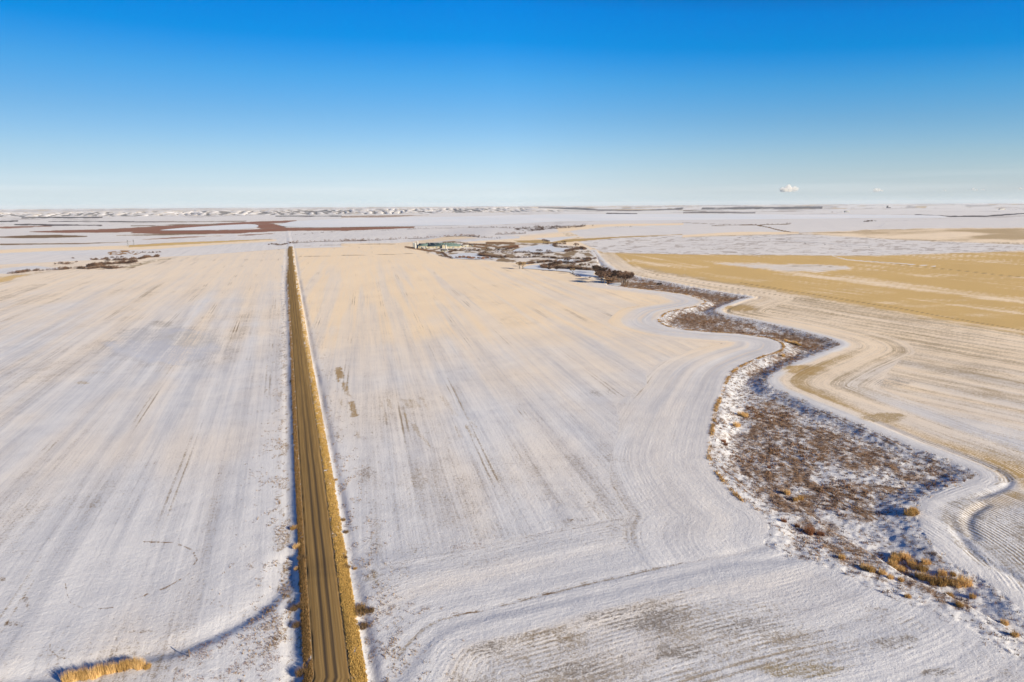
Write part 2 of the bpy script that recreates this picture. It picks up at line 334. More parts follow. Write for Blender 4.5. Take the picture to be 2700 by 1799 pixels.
# far shore plain on the left: russet salt flats round the lake
for q, col, cv, w, j in (
    (c1((200,370),(450,362),(700,355),(900,345),(1200,328),(1500,315),(1800,300),(2040,293),(1980,304),(1700,317),(1450,330),(1250,347),(1100,364),(800,374),(450,376)), RUSSET, .06, .7, .8),
    (c1((1000,360),(1500,362),(1750,355),(1950,344),(2354,344),(2354,360),(1950,363),(1600,381),(1200,386),(900,378)), RUSSET, .10, .7, .8),
    (c2((0,343),(300,340),(500,336),(500,342),(300,350),(0,362)), RUSSET, .15, .6, .6),
    (c1((1720,324),(1880,316),(1970,339),(1800,346)), RUSSET, .05, .6, .5),
    (c1((-60,408),(200,395),(400,392),(600,402),(400,409),(150,413)), BROWN, .15, .7, 1.2),
    (c1((0,452),(200,450),(600,447),(900,440),(600,453),(200,459),(0,462)), BROWN, .35, .5, .6),
    (c1((980,424),(1200,408),(1550,398),(1400,404),(1200,416)), RUSSET, .35, .5, .6),
    (c1((1640,393),(1900,381),(1700,396)), RUSSET, .15, .4, .4),
    (c1((800,395),(1000,388),(1200,383),(1450,385),(1200,392),(1000,396)), BROWN, .35, .5, .8),
    (c1((-100,500),(300,484),(600,474),(880,466),(1300,440),(1900,424),(1900,432),(1400,465),(1100,485),(700,500),(300,515),(-100,525)), CREAM, .35, .8, 1.0),
    (c1((890,463),(1200,447),(1500,435),(1880,421),(1500,443),(1200,459),(890,475)), GOLD, .0, .5, .5),
    (c1((-100,340),(60,336),(350,330),(60,346)), RUSSET, .3, .5, .8),
    (c1((1200,322),(1600,318),(1900,306),(1600,322),(1300,334)), RUSSET, .3, .4, .6),
    (c2((1300,200),(1380,203),(1550,224),(1420,229)), CREAM, .2, .5, .3),
    (c2((0,262),(300,258),(600,254),(300,268),(0,270)), (.3, .2, .15), .4, .5, .8),
    (c2((0,452),(350,452),(600,425),(720,405),(830,402),(930,410),(800,420),(600,445),(450,470),(0,470)), CREAM, .35, .8, .8),
    (c2((1480,345),(1700,322),(2354,312),(2354,322),(1800,335),(1500,372)), CREAM, .5, 1., 1.5),
    (c3((0,395),(400,372),(800,372),(800,382),(300,392),(0,405)), CREAM, .5, .8, .8),
    ):
    paint(pmask(q, w * 1.5, j * 1.3, None, .6), col, max(cv, .74) if col == CREAM else cv, 1.0 if col == CREAM else .5)
# brush-dark streaks
for q, hwid, col in (
    (c1((150,272),(350,270),(500,272),(700,268)), 1.5, DARK), (c1((100,320),(200,318),(400,325),(700,325)), 1.3, DARK), (c1((330,300),(600,298),(900,300),(1150,303)), .8, DARK),
    (c1((500,248),(560,250)), 1.3, DARK), (c1((-60,300),(120,296)), 1.4, DARK), (c1((900,330),(1200,322),(1500,320)), .7, BROWN), (c1((1100,303),(1400,300),(1700,296)), .7, BROWN),
    (c1((1900,262),(2354,262)), 1., DARK), (c2((0,240),(200,238),(400,238)), .7, BROWN), (c2((1360,203),(1700,218),(2000,225),(2354,210)), .8, DARK), (c2((1220,198),(1430,230)), .8, DARK),
    (c2((1830,243),(2040,246)), .9, DARK), (c3((0,240),(200,238),(500,240)), .9, DARK), (c3((130,212),(400,209),(600,206),(960,205)), .7, DARK),
    (c2((0,338),(450,334),(1000,320),(1700,312),(2354,308)), .5, BROWN), (c3((0,307),(250,318),(500,322)), .7, BROWN), (c3((500,322),(600,342),(660,358),(740,371)), 1.3, BROWN),
    (c3((200,328),(450,325),(740,316)), .8, BROWN), (c3((740,374),(1000,376),(1300,365)), .5, BROWN), (c3((1600,253),(1850,265),(2100,262),(2354,243)), 1.2, DARK), (c3((700,250),(1300,250),(1600,254)), .5, BROWN),
    (c3((1400,297),(1700,285),(1850,272)), .5, BROWN), (c3((0,225),(160,228)), .7, DARK), (c3((0,233),(500,228),(900,232)), .5, BROWN)):
    paint(lmask(q, hwid, .5, hwid * .9), col, .22 if hwid > .6 else .45)
K5 = lambda *p: tr(p, 650, 600, .16992)
for q, hwid in ((K5((640,245),(780,236),(960,230),(1100,222),(1300,216),(1500,214),(1700,207),(1850,202)), .9), (c2((0,436),(200,430),(400,420),(600,412)), .8), (c2((720,405),(860,400),(950,406)), .8), (c2((450,352),(700,346),(900,342),(1200,345)), .7), (K5((700,118),(930,100),(1300,70),(1900,50),(2354,36)), .3), (c2((1060,388),(1150,386),(1270,380)), .8)):
    paint(lmask(q, hwid, .6, .8) * .85, (.12, .085, .08), .22)
paint(pmask(c2((1170,356),(1220,342),(1400,332),(1600,326),(1700,330),(1600,342),(1450,352),(1400,362),(1280,366)), .8, 2.5) * ss(.38, .56, fbm(TP[:, 0] / 9, TP[:, 1] / 1.2, 3, 455)), (.16, .115, .10), .34)
# boundary lines at plateau edge beside the road, field-edge lines
for q, hwid, cc in ((tr([(690,293),(860,293),(1160,277),(1700,266),(2300,256)], 650, 600, .16992), .6, BROWN), (tr([(745,452),(1300,440),(1800,428),(2354,412)], 650, 600, .16992), .5, (.3, .2, .1)), (c2((0,452),(350,458)), .4, BROWN), (c2((0,533),(300,527),(620,515)), .5, BROWN)):
    paint(lmask(q, hwid, .5, .3) * .8, cc, .3)
# bright clean banks of the left ravine and beyond
RV = lambda *p: tr(p, 0, 640, .19116)
for q in (RV((-60,150),(600,120),(1300,100),(1700,95),(1500,130),(1450,175),(900,172),(300,160),(-60,175)), RV((-60,370),(200,335),(500,315),(700,345),(850,350),(800,370),(450,372),(300,395),(100,430),(-60,430)), tr([(50,275),(300,245),(560,232),(680,235),(600,245),(400,262),(150,280)], 650, 600, .16992),
          c2((740,437),(860,425),(960,415),(1100,400),(1230,400),(1230,415),(1000,430),(850,440)), c2((1650,400),(1330,415),(1450,440))):
    paint(pmask(q, 1.0, 1.2), None, 1.05, 0)
paint(pmask(RV((1480,130),(1650,105),(1820,108),(1960,140),(1900,170),(1500,182)), 1.5, 3) * ss(.40, .55, fbm(X / 9, Y / 30, 3, 31)), (.36, .21, .10), .3)
paint(pmask(RV((1200,350),(1400,290),(1700,255),(1900,250),(1980,300),(1800,370),(1300,372)), 1.5, 3) * ss(.38, .55, fbm(X / 9, Y / 26, 3, 32)), (.24, .16, .10), .35)
paint(pmask(RV((1650,370),(1800,300),(2100,240),(2354,210),(2354,235),(2100,270),(1900,330),(1750,372)), 1.5, 3) * ss(.40, .6, fbm(X / 9, Y / 26, 3, 33)), (.42, .34, .20), .45)
paint(pmask(RV((-60,470),(60,470),(250,440),(600,400),(300,470),(80,540),(-60,560)), 2, 3), GOLD, .4, .7)
paint(pmask(RV((300,330),(650,315),(850,310),(600,322)), 1, 1.5) * .6, BROWN, .5)
# creek meadow by the farm
MD = c2((500,455),(700,435),(900,450),(1200,445),(1500,455),(1700,480),(1780,540),(1830,620),(1760,640),(1400,600),(1200,585),(900,560),(700,545),(560,500))
paint(pmask(MD, 1.5, 2), (.33, .26, .17), .66, .3)
paint(pmask(MD, 1.5, 2) * ss(.5, .62, fbm(X / 14, Y / 45, 3, 881)), (.30, .22, .14), .32, .3)
paint(pmask(c2((1780,515),(1880,515),(2000,600),(2100,650),(1900,640),(1850,600)), 2, 3) * .7, CREAM, .6, .6)
for q in (c2((840,455),(960,460),(1080,475),(1200,470)), c2((880,470),(1000,480)), c2((440,475),(600,500),(700,515)), c2((700,445),(780,438)), c2((1000,445),(1190,448))):
    paint(lmask(q, 2.2, 1.2, 2) * .9, (.27, .16, .09), .2)
paint(lmask(D((1362,574),(1380,598),(1400,614),(1425,628)), 1.2, .8), None, 1.0, 0)
# grey thinly covered patches of the near fields
for x, y, rx, ry, c, cv in (
    (385,800,150,56,(.62,.65,.72),.44),(400,790,110,42,(.57,.59,.65),.40),(330,770,60,22,(.54,.54,.56),.45),(440,780,60,20,(.54,.53,.52),.46),(370,745,35,8,(.40,.37,.33),.52),(225,860,55,10,TAN,.72),(400,850,60,10,TAN,.75),(190,880,22,5,TAN,.55),(570,825,10,3,BROWN,.4),
    (1380,902,34,11,GREY,.6),(1190,738,60,14,GREY,.66),(1090,690,40,12,GREY,.7),(845,1085,26,16,BROWN,.5),(1080,1255,45,14,(.33,.2,.13),.6),(850,1330,25,25,(.3,.25,.17),.45),(930,1402,60,13,BROWN,.45),(1310,1196,14,5,BROWN,.45),
    (1495,1011,16,3,BROWN,.4),(885,960,8,22,BROWN,.45),(1000,950,60,26,GREY,.72),(1190,1215,60,14,GREY,.72),(1050,1290,80,14,GREY,.70),(1270,1180,80,20,GREY,.78),
    (1450,1420,170,34,GREY,.48),(1250,1460,110,30,(.33,.27,.2),.42),(1120,1490,50,34,GREY,.42),(1330,1540,110,26,GREY,.4),(1620,1345,130,14,(.42,.28,.17),.5),(1560,1500,80,26,GREY,.45),(1700,1440,110,26,GREY,.50),(1850,1540,140,26,(.36,.3,.2),.42),(1750,1390,60,9,TAN,.55),(1530,1445,26,14,GREY,.4),
    (1100,1412,110,8,BROWN,.45),(1330,1365,160,7,BROWN,.5),(2060,1480,70,24,GREY,.55),(2000,1400,40,12,BROWN,.55),(1900,1360,60,22,GREY,.68),(2150,1545,60,15,GREY,.5),
    (690,1480,16,60,(.27,.21,.13),.42),(672,1370,10,60,(.25,.19,.12),.5),(668,1200,8,50,(.3,.25,.2),.6),(690,1300,7,40,BROWN,.5),(800,1230,10,60,(.3,.26,.2),.6),(30,1430,26,10,BROWN,.55),(60,1380,8,22,BROWN,.55),(320,1450,50,5,BROWN,.5),(520,1520,90,30,(.3,.23,.17),.72),(40,1268,30,10,BROWN,.7),(5,1330,10,8,BROWN,.4)):
    paint(blob(x, y, rx, ry, .38), c, max(cv, .47 if y > 1290 else (.44 if x < 500 else .58)))
for q, cv in (((768,846),(784,844),(789,866),(778,878),(771,872)), .12), (((781,880),(796,878),(803,905),(806,912),(793,908)), .25), (((800,925),(812,922),(820,945),(824,957),(808,957)), .15):
    paint(pmask(D(*q), 2., 6, fbm(X / 1.6, Y / 2.5, 3, 91)), (.42, .30, .16), cv + .24)
MAPC = lambda *p: tr(p, 820, 900, .22321)
for q in (((1500,650),(1560,640),(1660,760),(1760,900),(1690,900),(1600,780)), ((1280,670),(1330,670),(1400,820),(1370,825)), ((1080,840),(1110,840),(1170,960),(1140,960)), ((1180,980),(1230,980),(1300,1080),(1400,1220),(1430,1300),(1380,1230),(1240,1090)), ((1800,1000),(1850,1000),(1950,1150),(1900,1130)), ((1830,900),(1860,900),(1980,1040),(1950,1040)), ((1690,1010),(1720,1000),(1790,1150),(1740,1130)), ((890,690),(930,690),(960,800),(920,780)), ((1060,700),(1230,700),(1300,780),(1150,790)), ((820,720),(850,720),(900,940),(860,950)), ((330,690),(370,700),(380,790),(350,780)),((520,1060),(580,1060),(590,1150),(550,1150)),((300,1050),(360,1150),(350,1200),(310,1150))):
    paint(pmask(MAPC(*q), 1.2, 5, fbm(X / 3, Y / 6, 3, 93)) * .8, (.52, .42, .29), .5)
# thin dark traces of machinery
for q, hwid, st in (
    (((118,1465),(112,1490),(135,1510),(160,1512)), 1.3, .9), (((150,1340),(152,1360),(162,1385),(200,1400),(260,1395)), 2.0, 1.), (((330,1245),(400,1247),(440,1262),(452,1285),(430,1320),(380,1350),(300,1378)), 1.9, 1.), (((940,1060),(960,1085),(985,1110),(1000,1130)), 1.2, .6),
    (((910,920),(922,940),(960,955),(1000,958)), .7, .5), (((925,918),(940,935),(990,948)), .7, .4), (((0,1455),(60,1420),(160,1395),(250,1375),(330,1362)), 1.2, .35),
    (((5,1120),(140,1040),(240,955),(285,930)), .8, .35), (((30,1135),(160,1050),(250,965),(300,940)), .8, .35), (((590,940),(560,1000),(530,1080),(480,1200)), .9, .3), (((260,1220),(330,1130),(410,1020)), 1.0, .3),
    (((200,1240),(330,1100),(400,1000)), 1., .25), (((1771,1272),(1865,1294),(1934,1316)), .9, .7),(((1934,1316),(1990,1340),(2040,1365)), .9, .6),
    (((1250,755),(1330,762),(1450,765),(1520,758)), .7, .45), (((1240,760),(1180,778)), .7, .3), (((1350,700),(1450,745)), .6, .25)):
    paint(lmask(D(*q), hwid, 1.5, 1.4) * st * ss(.35, .6, fbm(X / 2, Y / 2, 2, 66)), (.27, .19, .13), .34)
# right stubble: gold strip next to the ditch, clean headland snow at the banks
gs = (rightf & (Y > 170)) * ss(9, 14, dRB) * ss(24, 14, dRB + (nA - .5) * 12) * ss(440, 380, Y) * ss(175, 215, Y)
paint(gs * (.6 + .8 * (nS2 - .3)), (.50, .35, .15), .34, .8)
paint((~inM) * ss(8, 4, dRB + wob * 3) , None, .95, .05)
paint((mid & (dLB < 40)) * ss(38, 18, dLB + wob2 * .6) * (.55 + .45 * ss(.42, .55, nS2)), None, 1.0, .12)
paint((mid & ~low) * ss(16, 4, dTT) * (sTT < 0) * .6, None, .97, 0)
paint(low * ss(13, 9, dTT) * ss(0.5, 1.5, dTT), None, 1., 0)
paint((~inM) * ss(20, 45, aTT) * np.exp(-((dTT + (nA - .5) * 3) / .6) ** 2) * .5 * ss(.35, .6, fbm(aTT / 1.5, dTT, 2, 7)), BROWN, .2)
paint((~inM) * ss(7, 3, dLB2) * .6, None, 1., 0)
# right-hand gold near the track curve by (1830..2010, 800..830)
paint(blob(1845, 850, 55, 14, .4) * rightf, (.5, .35, .16), .35, .7); paint(blob(1700, 708, 40, 9, .4) * rightf, (.5, .36, .18), .3, .7)
paint(blob(2030, 960, 60, 14) * rightf, TAN, .35); paint(blob(2050, 880, 50, 12) * rightf, GREY, .5)
# creek bed
mcov = .73 - .29 * ss(2, 16, dS) * ss(.34, .54, fbm(X / 16, Y / 20, 3, 501) + .08)
mcov = np.where(Y > 330, mcov - .12, mcov)
mcov = np.where((Y < 190) & (X > 60), np.maximum(mcov, .55), mcov)
mcov = mcov - .3 * (fbm(X / 2.2, Y / 3.2, 3, 502) - .5) * 2 - .25 * (fbm(X / 7, Y / 9, 2, 512) - .5)
paint(ss(-.5, 1.5, dS + wob * 2), SEDGE, mcov, 0)
cov = np.where(inM, np.where(dS < 0, cov, mcov), cov)
paint(inM * ss(.55, .7, fbm(X / 12, Y / 16, 3, 503)) * ss(8, 20, dS) * .7, (.26, .17, .10))
paint(pmask(D((1665,886),(1704,848),(1740,870),(1790,905),(1700,930),(1680,900)), 3, 6) * inM, None, .9)
# golden grass seam on the left bank
paint(np.exp(-((dLB + wob * 2.4) / .8) ** 2) * ss(.3, .5, vnoise(aLB / 9, aLB * 0, 31)) * (aLB < aLB.max() - 3) * .0, (.42, .27, .10), .3)
# road corridor
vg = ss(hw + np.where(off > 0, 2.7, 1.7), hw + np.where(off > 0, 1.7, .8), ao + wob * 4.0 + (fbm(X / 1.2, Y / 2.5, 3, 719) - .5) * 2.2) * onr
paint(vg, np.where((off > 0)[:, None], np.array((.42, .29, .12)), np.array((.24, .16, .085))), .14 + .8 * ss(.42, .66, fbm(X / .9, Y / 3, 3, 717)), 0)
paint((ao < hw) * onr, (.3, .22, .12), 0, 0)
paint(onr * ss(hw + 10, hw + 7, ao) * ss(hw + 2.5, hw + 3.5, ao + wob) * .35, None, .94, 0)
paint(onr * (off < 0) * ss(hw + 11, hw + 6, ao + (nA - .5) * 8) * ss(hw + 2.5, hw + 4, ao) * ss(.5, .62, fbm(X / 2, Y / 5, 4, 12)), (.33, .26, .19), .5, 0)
paint((~onr) * (ao < 9) * ss(2600, 2300, Y), None, 1.0, 0)
cov = np.clip(cov + .10 * (fbm(X / 4, Y / 7, 3, 606) - .5), 0, 1.1); thin = np.clip(thin, 0, 1)

def grid_mesh(name, X_, Y_, Z_, nx, ny, mat):
    co = np.empty((len(X_), 3), np.float32); co[:, 0] = X_; co[:, 1] = Y_; co[:, 2] = Z_
    i = np.arange(ny - 1)[:, None] * nx + np.arange(nx - 1)[None]
    q = np.stack([i, i + 1, i + nx + 1, i + nx], -1).reshape(-1, 4).astype(np.int32)
    return raw_mesh(name, co, q, mat)
def raw_mesh(name, co, faces, mat, sm=True):
    me = bpy.data.meshes.new(name); n = len(faces); k = faces.shape[1]
    me.vertices.add(len(co)); me.vertices.foreach_set('co', np.ascontiguousarray(co, np.float32).ravel())
    me.loops.add(n * k); me.loops.foreach_set('vertex_index', np.ascontiguousarray(faces, np.int32).ravel())
    me.polygons.add(n); me.polygons.foreach_set('loop_start', np.arange(0, n * k, k, dtype=np.int32))
    me.update(calc_edges=True)
    if sm: me.polygons.foreach_set('use_smooth', np.ones(n, bool))
    if mat: me.materials.append(mat)
    return me
def attr(me, name, typ, arr):
    a = me.attributes.new(name, typ, 'POINT'); key = {'FLOAT': 'value', 'FLOAT_VECTOR': 'vector', 'FLOAT_COLOR': 'color'}[typ]
    a.data.foreach_set(key, np.ascontiguousarray(arr, np.float32).ravel())
def link(name, me, parent=None, loc=None):
    o = bpy.data.objects.new(name, me); C.objects.link(o)
    if parent: o.parent = parent
    if loc is not None: o.location = loc
    return o
def tag(o, label=None, cat=None, group=None, kind=None):
    for k_, v in (('label', label), ('category', cat), ('group', group), ('kind', kind)):
        if v: o[k_] = v
    return o

# ------------------------------------------------------------------ materials
def new_mat(name, rough=.9):
    m = bpy.data.materials.new(name); m.use_nodes = True; nt = m.node_tree; b = nt.nodes['Principled BSDF']
    b.inputs['Roughness'].default_value = rough; b.inputs['Specular IOR Level'].default_value = .15
    return m, nt, b
def mth(nt, op, a, b=None, c=None):
    n = N(nt, 'ShaderNodeMath', operation=op)
    for i, v in enumerate((a, b, c)):
        if v is None: continue
        if isinstance(v, (int, float)): n.inputs[i].default_value = v
        else: nt.links.new(v, n.inputs[i])
    return n.outputs[0]
def mrange(nt, v, a, b, c=0., d=1., sm=True):
    n = N(nt, 'ShaderNodeMapRange'); n.interpolation_type = 'SMOOTHSTEP' if sm else 'LINEAR'
    nt.links.new(v, n.inputs[0])
    for i, x in enumerate((a, b, c, d)): n.inputs[i+1].default_value = x
    return n.outputs[0]
def noise(nt, vec, scale, det=3, rough=.5, vs=None):
    if vs is not None:
        mm = N(nt, 'ShaderNodeMapping'); mm.inputs['Scale'].default_value = vs; nt.links.new(vec, mm.inputs[0]); vec = mm.outputs[0]
    n = N(nt, 'ShaderNodeTexNoise'); n.inputs['Scale'].default_value = scale; n.inputs['Detail'].default_value = det; n.inputs['Roughness'].default_value = rough
    nt.links.new(vec, n.inputs['Vector']); return n.outputs[0]
def mixc(nt, f, a, b, bt='MIX'):
    n = N(nt, 'ShaderNodeMix', data_type='RGBA', blend_type=bt)
    for s, v in ((n.inputs[0], f), (n.inputs['A'], a), (n.inputs['B'], b)):
        if isinstance(v, (int, float)): s.default_value = v
        elif isinstance(v, tuple): s.default_value = (*v, 1)
        else: nt.links.new(v, s)
    return n.outputs[2]
SNOWC = (.80, .80, .81)
gm, nt, bs = new_mat('snowy_ground'); bs.inputs['Specular IOR Level'].default_value = 0
geo = N(nt, 'ShaderNodeNewGeometry'); pos = geo.outputs['Position']
def at_(n): 
    a = N(nt, 'ShaderNodeAttribute'); a.attribute_name = n; return a
a_cov = at_('cov').outputs['Fac']; a_soil = at_('soil').outputs['Color']; a_thin = at_('thin').outputs['Fac']; a_row = at_('rowuv').outputs['Vector']
sp = N(nt, 'ShaderNodeSeparateXYZ'); nt.links.new(pos, sp.inputs[0]); py_ = sp.outputs['Y']
nearf = mrange(nt, py_, 120, 650, 1, 0)
n1 = noise(nt, a_row, 1.0, 5, .72, (.8, .012, 0)); n2 = noise(nt, a_row, 1.0, 6, .70, (.11, .0032, 0)); n3 = noise(nt, pos, .9, 4, .65); n4 = noise(nt, pos, .11, 4, .6); n5 = noise(nt, pos, 2.4, 4, .75)
c_ = mth(nt, 'ADD', a_cov, mth(nt, 'MULTIPLY', mth(nt, 'SUBTRACT', n1, .5), .55))
c_ = mth(nt, 'ADD', c_, mth(nt, 'MULTIPLY', mth(nt, 'SUBTRACT', n2, .5), .55))
c_ = mth(nt, 'ADD', c_, mth(nt, 'MULTIPLY', mth(nt, 'SUBTRACT', n3, .5), .75))
c_ = mth(nt, 'ADD', c_, mth(nt, 'MULTIPLY', mth(nt, 'SUBTRACT', n4, .5), .35))
c_ = mth(nt, 'ADD', c_, mth(nt, 'MULTIPLY', mth(nt, 'SUBTRACT', n5, .5), 1.1))
rs = N(nt, 'ShaderNodeSeparateXYZ'); nt.links.new(a_row, rs.inputs[0])
wv = mth(nt, 'SINE', mth(nt, 'ADD', mth(nt, 'MULTIPLY', rs.outputs['X'], 2 * math.pi / 1.25), mth(nt, 'MULTIPLY', n4, 5)))
rowamp = mth(nt, 'MULTIPLY', mth(nt, 'MULTIPLY', wv, mth(nt, 'MULTIPLY', mrange(nt, n4, .46, .62, .06, .45), at_('rowk').outputs['Fac'])), nearf)
farq = mrange(nt, py_, 250, 1300, 1., .5)
c_ = mth(nt, 'ADD', a_cov, mth(nt, 'MULTIPLY', mth(nt, 'SUBTRACT', c_, a_cov), farq))
c_ = mth(nt, 'ADD', c_, rowamp)
fr = mth(nt, 'FRACT', mth(nt, 'ADD', mth(nt, 'DIVIDE', rs.outputs['X'], 26.0), mth(nt, 'MULTIPLY', n2, .03)))
tl = mth(nt, 'ADD', mrange(nt, mth(nt, 'ABSOLUTE', mth(nt, 'SUBTRACT', fr, .46)), .022, .008), mrange(nt, mth(nt, 'ABSOLUTE', mth(nt, 'SUBTRACT', fr, .54)), .022, .008))
gate = mrange(nt, noise(nt, a_row, 1.0, 3, .5, (.03, .010, 0)), .48, .60)
c_ = mth(nt, 'SUBTRACT', c_, mth(nt, 'MULTIPLY', mth(nt, 'MULTIPLY', tl, gate), .26))
snowm = mrange(nt, c_, .30, .70)
soilc = mixc(nt, mth(nt, 'MULTIPLY', n3, .5), a_soil, (.06, .05, .045), 'MIX')
soilv = mixc(nt, 1.0, a_soil, mixc(nt, n5, (.72, .70, .70), (1.2, 1.2, 1.2)), 'MULTIPLY')
# thin cover: straw colour shows through the snow
tn = mth(nt, 'MULTIPLY', a_thin, mrange(nt, mth(nt, 'ADD', mth(nt, 'MULTIPLY', n1, .4), mth(nt, 'MULTIPLY', n2, .6)), 0.34, .60, .78, 1.12))
crust = mrange(nt, mth(nt, 'ADD', mth(nt, 'MULTIPLY', n2, .6), mth(nt, 'ADD', mth(nt, 'MULTIPLY', n1, .25), mth(nt, 'MULTIPLY', n4, .15))), .36, .62)
s0 = mixc(nt, mth(nt, 'SUBTRACT', 1, mth(nt, 'MULTIPLY', mth(nt, 'SUBTRACT', 1, crust), farq)), (.545, .56, .61), SNOWC)
snowc = mixc(nt, tn, s0, (.94, .77, .56))
col = mixc(nt, snowm, soilv, snowc)
nt.links.new(col, bs.inputs['Base Color'])
hgt = mth(nt, 'ADD', mth(nt, 'MULTIPLY', n3, .13), mth(nt, 'MULTIPLY', n5, .12))
hgt = mth(nt, 'ADD', hgt, mth(nt, 'MULTIPLY', n1, .05)); hgt = mth(nt, 'ADD', hgt, mth(nt, 'MULTIPLY', rowamp, .10))
bp = N(nt, 'ShaderNodeBump'); bp.inputs['Distance'].default_value = 1.0; nt.links.new(hgt, bp.inputs['Height']); nt.links.new(mrange(nt, py_, 100, 1500, .9, .35), bp.inputs['Strength'])
nt.links.new(bp.outputs[0], bs.inputs['Normal'])

me = grid_mesh('ground', X, Y, Z, NX, NY, gm)
rowk = np.where(rightf, np.where(Y < 260, .75, .35), np.where(low, .30, np.where(usehead | nearM, .2, .10))) * (~inM); attr(me, 'rowk', 'FLOAT', rowk); attr(me, 'cov', 'FLOAT', cov); attr(me, 'thin', 'FLOAT', thin)
attr(me, 'rowuv', 'FLOAT_VECTOR', np.stack([ax, ay, 0 * ax], 1)); attr(me, 'soil', 'FLOAT_COLOR', np.concatenate([soil, np.ones((NV, 1))], 1))
gobj = tag(link('ground', me), kind='structure')
# height lookup on the finished sheet
ZG = Z.reshape(NY, NX)
def hz(x, y):
    x = np.atleast_1d(np.asarray(x, float)); y = np.atleast_1d(np.asarray(y, float))
    j = np.clip(np.searchsorted(Yr, y) - 1, 0, NY - 2); fy = np.clip((y - Yr[j]) / (Yr[j+1] - Yr[j]), 0, 1)
    def row(jj):
        t = x / (np.maximum(Yr[jj], 40) + 25); i = np.clip(np.searchsorted(ts, t) - 1, 0, NX - 2); fx = np.clip((t - ts[i]) / (ts[i+1] - ts[i]), 0, 1)
        return ZG[jj, i] * (1 - fx) + ZG[jj, i+1] * fx
    return row(j) * (1 - fy) + row(j + 1) * fy

# ------------------------------------------------------------------ gravel road
rm, nt, bs = new_mat('gravel', .95); bs.inputs['Specular IOR Level'].default_value = 0
uvn = N(nt, 'ShaderNodeAttribute'); uvn.attribute_name = 'across'
u = uvn.outputs['Vector']; us = N(nt, 'ShaderNodeSeparateXYZ'); nt.links.new(u, us.inputs[0])
g1 = noise(nt, u, 1.0, 4, .6, (1.6, .012, 0)); g2 = noise(nt, u, 1.0, 4, .6, (5., .05, 0)); g3 = noise(nt, u, 1.0, 4, .7, (2.5, 2.5, 0)); g4 = noise(nt, u, 1., 3, .5, (.12, .03, 0))
wan = mth(nt, 'ADD', us.outputs['X'], mth(nt, 'MULTIPLY', mth(nt, 'SUBTRACT', noise(nt, u, 1.0, 3, .6, (0, .013, 0)), .5), .9))
def track(c, w): return mrange(nt, mth(nt, 'ABSOLUTE', mth(nt, 'SUBTRACT', wan, c)), w, w * .1)
tk = mth(nt, 'ADD', track(.85, .60), track(-.85, .60)); tk = mth(nt, 'MULTIPLY', tk, mrange(nt, us.outputs['Y'], 130, 420, 1., .35))
c0 = mixc(nt, mrange(nt, g1, .35, .65), (.28, .175, .066), (.42, .275, .11))
c0 = mixc(nt, mth(nt, 'MULTIPLY', mrange(nt, g2, .45, .6), .5), c0, (.19, .135, .07))
c0 = mixc(nt, mth(nt, 'MULTIPLY', mth(nt, 'MULTIPLY', tk, mrange(nt, g1, .2, .45)), 1.0), c0, (.075, .058, .045))
c0 = mixc(nt, mth(nt, 'MULTIPLY', g3, .35), c0, (.12, .085, .05))
edge = mrange(nt, mth(nt, 'ADD', us.outputs['Z'], mth(nt, 'MULTIPLY', mth(nt, 'SUBTRACT', g2, .5), .25)), .88, .97)
c0 = mixc(nt, mth(nt, 'MULTIPLY', edge, mrange(nt, g4, .40, .52)), c0, (.55, .53, .53))
nt.links.new(c0, bs.inputs['Base Color'])
bp = N(nt, 'ShaderNodeBump'); bp.inputs['Distance'].default_value = .05; nt.links.new(mth(nt, 'ADD', g2, g3), bp.inputs['Height']); nt.links.new(bp.outputs[0], bs.inputs['Normal'])
ry = Yr[(Yr > -200) & (Yr < RDL[-1, 1] + 12)]; nc = 17
l_, r_2 = road_lr(ry); uu = np.linspace(-1, 1, nc)
RX = (l_ + r_2)[:, None] / 2 + uu[None] * (r_2 - l_)[:, None] / 2; RY = np.repeat(ry[:, None], nc, 1)
RX[:, 0] += (vnoise(ry / 3, ry * 0, 61) - .5) * .7; RX[:, -1] += (vnoise(ry / 3, ry * 0, 62) - .5) * .7
RZ = hz(RX.ravel(), RY.ravel()).reshape(RX.shape)
crown = RZ.mean(1)[:, None] * 0 + RZ + .05 + .10 * (1 - uu[None] ** 2)
RZ2 = crown; RZ2[:, 0] = RZ[:, 0] - .25; RZ2[:, -1] = RZ[:, -1] - .25
me = grid_mesh('road', RX.ravel(), RY.ravel(), RZ2.ravel(), nc, len(ry), rm)
wid = (r_2 - l_)[:, None] / 2
attr(me, 'across', 'FLOAT_VECTOR', np.stack([(uu[None] * 3.7 + 0 * wid).ravel(), RY.ravel(), (uu[None] + 0 * wid).ravel()], 1))
tag(link('road', me), kind='structure')

